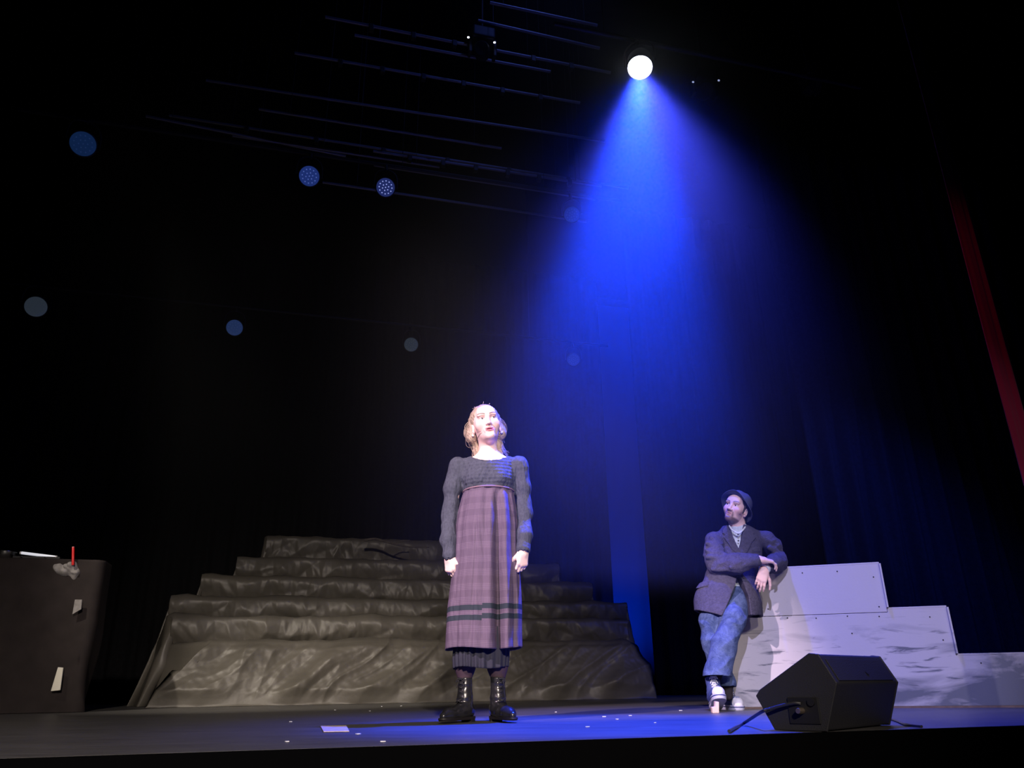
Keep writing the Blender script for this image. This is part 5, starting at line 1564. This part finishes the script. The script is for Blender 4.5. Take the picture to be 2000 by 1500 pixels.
def man():
    hs = 1.0
    HR = head_rot(11, -36, 19)
    hc = mp_(1437.5, 993.0, 0.13)
    P = mp_
    neck = P(1441, 1034, 0.19)
    shR, shL = P(1395, 1055, 0.18), P(1497, 1053, 0.22)       # his right arm is at the picture's left
    elR, wrR = P(1400, 1106, 0.10), P(1483, 1093, -0.05)
    elL, wrL = P(1531, 1094, 0.25), P(1497, 1108, 0.03)
    hipR, hipL = P(1404, 1168, 0.20), P(1441, 1168, 0.20)
    knR, anR = P(1388, 1250, 0.07), P(1421, 1340, 0.08)
    knL, anL = P(1424, 1240, 0.00), P(1399, 1318, 0.0)
    zh = P(1480, 1150)[2]
    zs = axis_steps((0.04, zh - 0.02, 0.012), (zh - 0.02, P(1450, 1078)[2], 0.0030), (P(1450, 1078)[2], hc[2] - 0.16, 0.006), (hc[2] - 0.16, hc[2] + 0.15, 0.0024))
    xs = axis_steps((P(1340, 1150)[0], hc[0] - 0.12, 0.008), (hc[0] - 0.12, P(1470, 1120)[0], 0.0026), (P(1470, 1120)[0], P(1530, 1120)[0], 0.0026), (P(1530, 1120)[0], P(1556, 1120)[0], 0.008))
    ys = axis_steps((-0.17, 0.30, 0.0028), (0.30, 0.42, 0.008))
    v = Vol(xs, ys, zs)
    add_head(v, hc, HR, hs, False)
    v.add(cone(hc + HR @ np.array([0, 0.035, -0.05]), neck, 0.056, 0.062), 0.03)
    for sh in (shR, shL): v.add(cone(neck + [0, 0.02, -0.03], sh, 0.045, 0.040), 0.04)
    v.chain([P(1443, 1065, 0.22), P(1434, 1110, 0.24), P(1424, 1160, 0.22)], [0.13, 0.125, 0.125], 0.04, 0.7)
    v.chain([shR, elR, wrR], [0.040, 0.036, 0.026], 0.02)
    v.chain([shL, elL, wrL], [0.040, 0.036, 0.026], 0.02)
    v.chain([hipR, knR, anR], [0.075, 0.050, 0.028], 0.03)
    v.chain([hipL, knL, anL], [0.075, 0.050, 0.028], 0.03)
    # his right hand lies on the left forearm, the left hand hangs over the edge
    a = P(1522, 1101, -0.02) - wrR
    add_hand(v, wrR + a * 0.08, a + np.array([0, 0, 0.010]), (0.05, 0.35, -1), 1, 1.02, (0.55, 0.6, 0.62, 0.7), 0.05, 0.3)
    hd = P(1484, 1141, -0.02) - P(1492, 1114, 0.00)
    add_hand(v, P(1492.5, 1113, 0.00), hd, (0.25, 1.0, -0.15), 1, 1.02, (0.40, 0.45, 0.5, 0.55), 0.07, 0.4)
    V, Q = v.mesh()
    o = np_mesh('person', V, Q, M['skin'], None, MO, True, None, skin_colors(V, hc, HR, hs, (0.76, 0.52, 0.46), False))
    tag(o, 'man in brimmed navy hat, jacket and jeans leaning on the white steps, ankles crossed', 'person')
    make_eyes(o, hc, HR, hs, np.array([-0.20, -1, 0.10]), (0.10, 0.08, 0.07))
    T = lambda q: (np.array(q, float) * hs) @ HR.T + hc

    # hair under the hat
    h = Vol(np.arange(-0.11, 0.11, 0.003), np.arange(-0.11, 0.14, 0.003), np.arange(-0.11, 0.13, 0.003))
    h.add(ell((0, 0.024, 0.034), (0.078, 0.099, 0.082)), 0)
    h.cut(ell((0, -0.11, -0.045), (0.090, 0.105, 0.125)), 0.006)
    h.cut(ell((0, 0.0, -0.10), (0.12, 0.10, 0.075)), 0.01)
    for sx in (-1, 1):
        h.add(cone((sx * 0.0715, -0.012, 0.02), (sx * 0.0700, -0.018, -0.030), 0.009, 0.005), 0.006)
        h.cut(ell((sx * 0.086, 0.014, -0.014), (0.026, 0.020, 0.032)), 0.004)
    Vh, Qh = h.mesh()
    np_mesh('hair', (Vh * hs) @ HR.T + hc, Qh, M['dark_hair'], o)
    g = Geo().tube(T(smooth_path([(0.078, -0.002, -0.030), (0.070, -0.030, -0.044), (0.058, -0.052, -0.050)], 8)), 0.0016, 6)
    g.obj('headset_microphone', M['mic'], o, smooth=True)

    # hat: soft crown and a wide brim turned up over the face
    n = 96
    th = np.arange(n) * 2 * math.pi / n                        # 0 = his left (picture right), front at -90 deg
    HT = rot('X', math.radians(-17)) @ rot('Y', math.radians(6))
    R_ = []
    prof_in = [(0.0, 0.082), (0.03, 0.081), (0.055, 0.075), (0.074, 0.062), (0.084, 0.042), (0.088, 0.018), (0.089, 0.002)]
    front = 0.5 - 0.5 * np.sin(th)                             # 1 at the face
    for r, z in prof_in:
        x, y = r * np.cos(th) * 0.94, r * np.sin(th) * 1.10
        R_.append(np.stack([x, y, np.full(n, z) + 0.003 * np.sin(th * 5 + z * 60) * (r > 0.03)], 1))
    for i, t in enumerate(np.linspace(0.12, 1, 9)):
        wdt = (0.050 + 0.004 * front) * t
        up = 0.010 * front ** 2 * t ** 1.3 - (0.058 * t ** 0.9) * (1 - front) ** 0.7 - 0.012 * np.cos(th) ** 2 * t + 0.006 * np.sin(th * 4 + 1) * t
        r = 0.089 + wdt * (0.88 - 0.30 * (1 - front))
        R_.append(np.stack([r * np.cos(th) * 0.96, r * np.sin(th) * 1.08, 0.002 + up], 1))
    R_ = np.array(R_) @ HT.T + np.array([0, 0.030, 0.043])
    V, F = loft(R_ , False)
    split = 7
    Vc = T(V); k_ = n
    crownF = [f for f in F if max(f) < split * k_]; brimF = [f for f in F if max(f) >= split * k_]
    hat = np_mesh('hat', Vc, crownF, M['felt'], o); s_ = hat.modifiers.new('thick', 'SOLIDIFY'); s_.thickness = 0.003
    used = sorted({i for f in brimF for i in f}); mp = {i: j for j, i in enumerate(used)}
    br = np_mesh('brim', Vc[used], [tuple(mp[i] for i in f) for f in brimF], M['felt'], hat); s_ = br.modifiers.new('thick', 'SOLIDIFY'); s_.thickness = 0.003
    Geo().tube(Vc[-n:], 0.0028, 6, False).obj('brim_edge', M['felt'], hat, smooth=True)

    # shirt with a band collar
    sh_ = Vol(np.arange(P(1395, 1060)[0], P(1500, 1060)[0], 0.004), np.arange(0.0, 0.40, 0.004), np.arange(P(1440, 1165)[2], hc[2] - 0.06, 0.004))
    sh_.chain([P(1443, 1066, 0.22), P(1436, 1110, 0.24), P(1428, 1160, 0.22)], [0.142, 0.136, 0.134], 0.04, 0.74)
    sh_.add(cone(neck + [0, 0.0, 0.005], neck + [0, 0.03, -0.09], 0.068, 0.11), 0.02)
    Xs, Ys, Zs = sh_.ax[0][:, None, None], sh_.ax[1][None, :, None], sh_.ax[2][None, None, :]
    ctop = P(1441, 1031, 0.12)[2]
    # open band collar: cut by a plane that dips to the front
    sh_.cut_all(lambda X, Y, Z: -(Z - (ctop + (Y - 0.12) * 0.55 + np.abs(X - P(1442.5, 1040)[0]) * 0.45)) * -1.0 * -1.0, 0.002)
    sh_.warp(lambda x, y, z: 0.0025 * noise3(x * 40, y * 30, z * 16), 0.02)
    so = sh_.obj('shirt', M['shirt'], o)
    # collar band edge and the placket buttons
    g = Geo()
    ca = [P(1424.5, 1027, 0.12), P(1430, 1035, 0.085), P(1442.5, 1041.5, 0.065), P(1451, 1035, 0.085), P(1456, 1028, 0.13)]
    g.tube(smooth_path(ca, 8), 0.006, 8); g.obj('collar_band', M['collar_white'], so, smooth=True)
    for px, py in ((1441.5, 1043.5), (1442, 1056)):
        Geo().lathe([(0, 0), (0.006, 0), (0.006, 0.003), (0, 0.004)], P(px, py, 0.068 if py < 1050 else 0.075), rot('X', math.radians(90)), 14).obj('button', M['button'], so, smooth=True)

    # jacket
    j = Vol(np.arange(P(1338, 1150)[0], P(1560, 1150)[0], 0.0042), np.arange(-0.16, 0.44, 0.0045), np.arange(P(1400, 1222)[2], P(1440, 1016)[2], 0.0042))
    tor = [P(1444, 1062, 0.22), P(1440, 1100, 0.23), P(1429, 1140, 0.20), P(1423, 1178, 0.155), P(1422, 1215, 0.13)]
    j.chain(tor, [0.156, 0.158, 0.180, 0.222, 0.238], 0.04, 0.72)
    for sh in (shR, shL): j.add(cone(neck + [0, 0.03, -0.030], sh + [0, 0, 0.002], 0.058, 0.053), 0.03)
    j.chain([shR, P(1393, 1082, 0.14), elR, P(1440, 1102, 0.00), wrR + (elR - wrR) * 0.06], [0.053, 0.061, 0.064, 0.058, 0.038], 0.03)
    j.chain([shL, P(1517, 1075, 0.25), elL, P(1514, 1100, 0.12), wrL], [0.053, 0.055, 0.055, 0.052, 0.040], 0.03)
    # open sleeve ends
    dR = (wrR - P(1440, 1102, 0.0)); dR /= np.linalg.norm(dR)
    j.cut(cone(wrR - dR * 0.01, wrR + dR * 0.07, 0.030, 0.050), 0.003)
    dL = P(1492, 1113, 0.0) - wrL; dL /= np.linalg.norm(dL)
    j.cut(cone(wrL - dL * 0.005, wrL + dL * 0.07, 0.031, 0.050), 0.003)
    Q2 = lambda px, py, dy=0.10: P(px, py, dy)[[0, 2]]
    # V opening for the shirt, vent below the button
    vpoly = [Q2(1423, 1018), Q2(1458, 1018), Q2(1455, 1032), Q2(1447, 1068), Q2(1443.5, 1073), Q2(1439, 1063), Q2(1426, 1034)]
    hpoly = [Q2(1441.5, 1124, 0.06), Q2(1444, 1124, 0.06), Q2(1452, 1146, 0.06), Q2(1461, 1166, 0.05), Q2(1464, 1212, 0.04), Q2(1464, 1260, 0.04), Q2(1398, 1260, 0.04), Q2(1402, 1202, 0.04), Q2(1424, 1168, 0.05), Q2(1436, 1142, 0.06)]
    # cut only the front shell of the body; the sleeves that cross it stay
    yfront = 0.19
    body = Vol(*j.ax); body.chain(tor, [0.156, 0.158, 0.180, 0.222, 0.238], 0.04, 0.72)
    for sh in (shR, shL): body.add(cone(neck + [0, 0.03, -0.030], sh + [0, 0, 0.002], 0.058, 0.053), 0.03)
    arms = Vol(*j.ax)
    arms.chain([shR, P(1393, 1082, 0.14), elR, P(1440, 1102, 0.00), wrR + (elR - wrR) * 0.06], [0.053, 0.061, 0.064, 0.058, 0.038], 0.03)
    arms.cut(cone(wrR - dR * 0.01, wrR + dR * 0.07, 0.030, 0.050), 0.003)
    arms.chain([shL, P(1517, 1075, 0.25), elL, P(1514, 1100, 0.12), wrL], [0.053, 0.055, 0.055, 0.052, 0.040], 0.03)
    arms.cut(cone(wrL - dL * 0.005, wrL + dL * 0.07, 0.031, 0.050), 0.003)
    X, Y, Z = j.ax[0][:, None, None], j.ax[1][None, :, None], j.ax[2][None, None, :]
    X2, Z2 = j.ax[0][:, None], j.ax[2][None, :]
    pv, ph = poly_dist(X2, Z2, vpoly)[:, None, :], poly_dist(X2, Z2, hpoly)[:, None, :]
    body.d = smax(body.d, -np.maximum(pv, Y - yfront), 0.003)
    body.d = smax(body.d, -np.maximum(ph, Y - 0.22), 0.006)
    body.d = smax(body.d, -(body.d + 0.016) * (body.d < -0.016) - (body.d >= -0.016) * 9.0, 0.0)   # hollow shell
    # collar and lapels: a second layer over the chest
    lapR = [Q2(1424, 1026), Q2(1427, 1034), Q2(1443, 1073), Q2(1443, 1082), Q2(1433, 1073), Q2(1421, 1056), Q2(1413, 1047), Q2(1417, 1043), Q2(1412, 1040), Q2(1415, 1032)]
    lapL = [Q2(1456, 1024), Q2(1455, 1034), Q2(1444, 1072), Q2(1444, 1083), Q2(1458, 1078), Q2(1467, 1060), Q2(1476, 1049), Q2(1470, 1044), Q2(1473, 1039), Q2(1468, 1031)]
    base = Vol(*j.ax); base.chain(tor, [0.156, 0.158, 0.180, 0.222, 0.238], 0.04, 0.72)
    for sh in (shR, shL): base.add(cone(neck + [0, 0.03, -0.030], sh + [0, 0, 0.002], 0.058, 0.053), 0.03)
    for poly, th_ in ((lapR, 0.012), (lapL, 0.012), ([Q2(1361, 1137, 0.1), Q2(1382, 1136, 0.1), Q2(1381, 1146, 0.1), Q2(1360, 1147, 0.1)], 0.010),
                      ([Q2(1471, 1072), Q2(1487, 1070), Q2(1487, 1073.5), Q2(1471, 1075.5)], 0.007)):
        pd = poly_dist(X2, Z2, poly)[:, None, :]
        lay = np.maximum(np.maximum(np.maximum(base.d - th_, -base.d - 0.01), pd), Y - yfront)
        body.d = smin(body.d, lay.astype(np.float32), 0.003)
    # stand of the collar round the neck
    ring = Vol(*j.ax); ring.add(cone(neck + [0, 0.012, -0.02], neck + [0, 0.022, 0.022], 0.088, 0.078), 0)
    ring.cut(cone(neck + [0, 0.008, -0.06], neck + [0, 0.014, 0.09], 0.076, 0.070), 0.003)
    ring.d = smax(ring.d, Z - (neck[2] + 0.030 + (Y - neck[1]) * 0.25) + 0 * ring.d, 0.004)
    ring.d = smax(ring.d, -np.maximum(pv, Y - neck[1]), 0.004)
    body.d = smin(body.d, ring.d, 0.008)
    # tilted hem
    h0, h1, h2 = P(1352, 1190, 0.12), P(1403, 1201, 0.05), P(1494, 1203, 0.12)
    hz = np.interp(X, [h0[0], h1[0], h2[0]], [h0[2], h1[2], h2[2]])
    body.d = smax(body.d, (hz - Z) + 0 * body.d, 0.004)
    def wr(x, y, z):
        return 0.010 * noise3(x * 9 + z * 4, y * 6, z * 7) - 0.006 * ridge(x * 9 - z * 7, y * 5, z * 4 + x * 5)
    body.warp(wr, 0.03)
    # creases pulled across the sleeves
    for p0, p1, r in (((1381, 1062, .10), (1408, 1077, .10), .012), ((1380, 1075, .08), (1414, 1088, .07), .014), ((1383, 1088, .06), (1421, 1096, .03), .013), ((1391, 1113, .05), (1432, 1112, -.02), .013),
                      ((1412, 1092, .03), (1440, 1091, -.03), .012), ((1430, 1096, -.03), (1468, 1091, -.05), .010), ((1428, 1109, -.04), (1464, 1101, -.06), .010), ((1389, 1050, .12), (1401, 1066, .11), .011),
                      ((1500, 1054, .17), (1522, 1072, .20), .013), ((1503, 1070, .17), (1528, 1082, .19), .012), ((1508, 1088, .14), (1535, 1092, .19), .013), ((1496, 1100, .06), (1522, 1095, .13), .010)):
        c = (P(*p0) + P(*p1)) / 2
        arms.add(cone(P(*p0), P(*p1), r * 0.5, r), 0.016)
    for a, b, sd, am in ((shR, elR, 2, 0.015), (elR, wrR, 6, 0.013), (shL, elL, 3, 0.015), (elL, wrL, 8, 0.010)):
        arms.warp(along_folds(a, b, am, 9, sd), 0.03)
    arms.warp(lambda x, y, z: 0.006 * noise3(x * 14, y * 14, z * 14) - 0.005 * ridge(x * 15 + z * 11, y * 11, z * 17 - x * 9), 0.03)
    j.d = smin(body.d, arms.d, 0.012)
    jo = j.obj('jacket', M['jacket'], o)
    Geo().lathe([(0, 0), (0.010, 0), (0.010, 0.004), (0.006, 0.005), (0, 0.004)], P(1442, 1123, 0.055), rot('X', math.radians(90)), 18).obj('button', M['button'], jo, smooth=True)
    # shirt cuff at the hanging hand
    c0, c1 = wrL + dL * 0.002, wrL + dL * 0.048
    a_ = dL; u_ = np.cross(a_, [0, 0, 1.0]); u_ /= np.linalg.norm(u_); w_ = np.cross(a_, u_)
    B = np.stack([u_, w_, a_], 1)
    Geo().lathe([(0.030, 0.0), (0.0365, 0.0), (0.0375, 0.046), (0.032, 0.046), (0.030, 0.0)], c0, B, 36).obj('shirt_cuff', M['collar_white'], o, smooth=True)

    # jeans
    t = Vol(np.arange(P(1345, 1250)[0], P(1475, 1250)[0], 0.0042), np.arange(-0.15, 0.40, 0.0045), np.arange(0.10, P(1420, 1140)[2], 0.0042))
    t.chain([P(1428, 1150, 0.22), P(1423, 1172, 0.20)], [0.120, 0.125], 0.04, 0.8)
    t.chain([P(1403, 1170, 0.19), P(1391, 1215, 0.10), P(1392, 1255, 0.07), P(1405, 1300, 0.07), P(1419, 1334, 0.06)], [0.094, 0.080, 0.069, 0.064, 0.060], 0.02)
    leg = Vol(*t.ax)
    leg.chain([P(1438, 1168, 0.17), P(1430, 1212, 0.03), P(1413, 1262, -0.03), P(1402, 1312, -0.05), P(1400, 1332, -0.055)], [0.090, 0.083, 0.079, 0.086, 0.096], 0.02)
    ha, hb = P(1370, 1321, -0.05), P(1429, 1324, -0.05)
    Xl, Zl = leg.ax[0][:, None, None], leg.ax[2][None, None, :]
    hem = ha[2] + (Xl - ha[0]) * (hb[2] - ha[2]) / (hb[0] - ha[0]) + 0.012 * np.sin((Xl - ha[0]) / (hb[0] - ha[0]) * 3.0)
    leg.d = smax(leg.d, (hem - Zl) + 0 * leg.d, 0.003)
    leg.cut(cone(P(1403, 1307, -0.05), P(1400, 1345, -0.06), 0.066, 0.086), 0.004)
    hem2 = P(1420, 1340, 0.06)[2]
    t.d = smax(t.d, (hem2 - t.ax[2][None, None, :]) + 0 * t.d, 0.003)
    t.cut(cone(P(1417, 1326, 0.06), P(1421, 1350, 0.06), 0.044, 0.052), 0.004)
    t.d = smin(t.d, leg.d, 0.006)
    t.warp(lambda x, y, z: 0.007 * noise3(x * 12, y * 12, z * 8) - 0.010 * ridge(x * 6 + z * 13, y * 6, z * 9 - x * 8) * np.exp(-((z - P(1420, 1195)[2]) / 0.11) ** 2) - 0.004 * ridge(x * 10 - z * 12, y * 8, z * 10), 0.03)
    t.obj('jeans', M['denim'], o)

    for q in ([P(1412, 1300, 0.075), P(1420, 1336, 0.075), P(1422, 1358, 0.08)], [P(1404, 1290, -0.01), P(1398, 1318, 0.0), P(1395, 1336, 0.01)]):
        sk = Vol(np.arange(min(p_[0] for p_ in q) - 0.07, max(p_[0] for p_ in q) + 0.07, 0.005), np.arange(-0.12, 0.16, 0.005), np.arange(q[2][2] - 0.06, q[0][2] + 0.06, 0.005))
        sk.chain(q, [0.040, 0.036, 0.032], 0.02)
        sk.obj('sock', M['sock'], o)

    # sneakers: the far foot flat, the crossed foot up on its heel
    sm_ = dict(upper=M['canvas'], sole=M['white_rubber'], laces=M['white_lace'], stripe=M['navy_stripe'], col=(0.045, 0.065, 0.20))
    A = np.array(fl(1423, 1385.5)) - MO; A[2] = 0.0
    boot(o, 'sneaker', A, (0.10, -1.0), 0.285, 0.150, sm_, True, 0.0, 0.049)
    A2 = np.array([P(1392, 1340, 0.0)[0], -0.04, 0.0])
    pitch = math.radians(15)
    A2[2] = 0.105 * math.sin(pitch) - 0.004
    boot(o, 'sneaker', A2, (-0.10, -1.0), 0.285, 0.185, sm_, True, pitch, 0.049)
    return o
MAN = man()
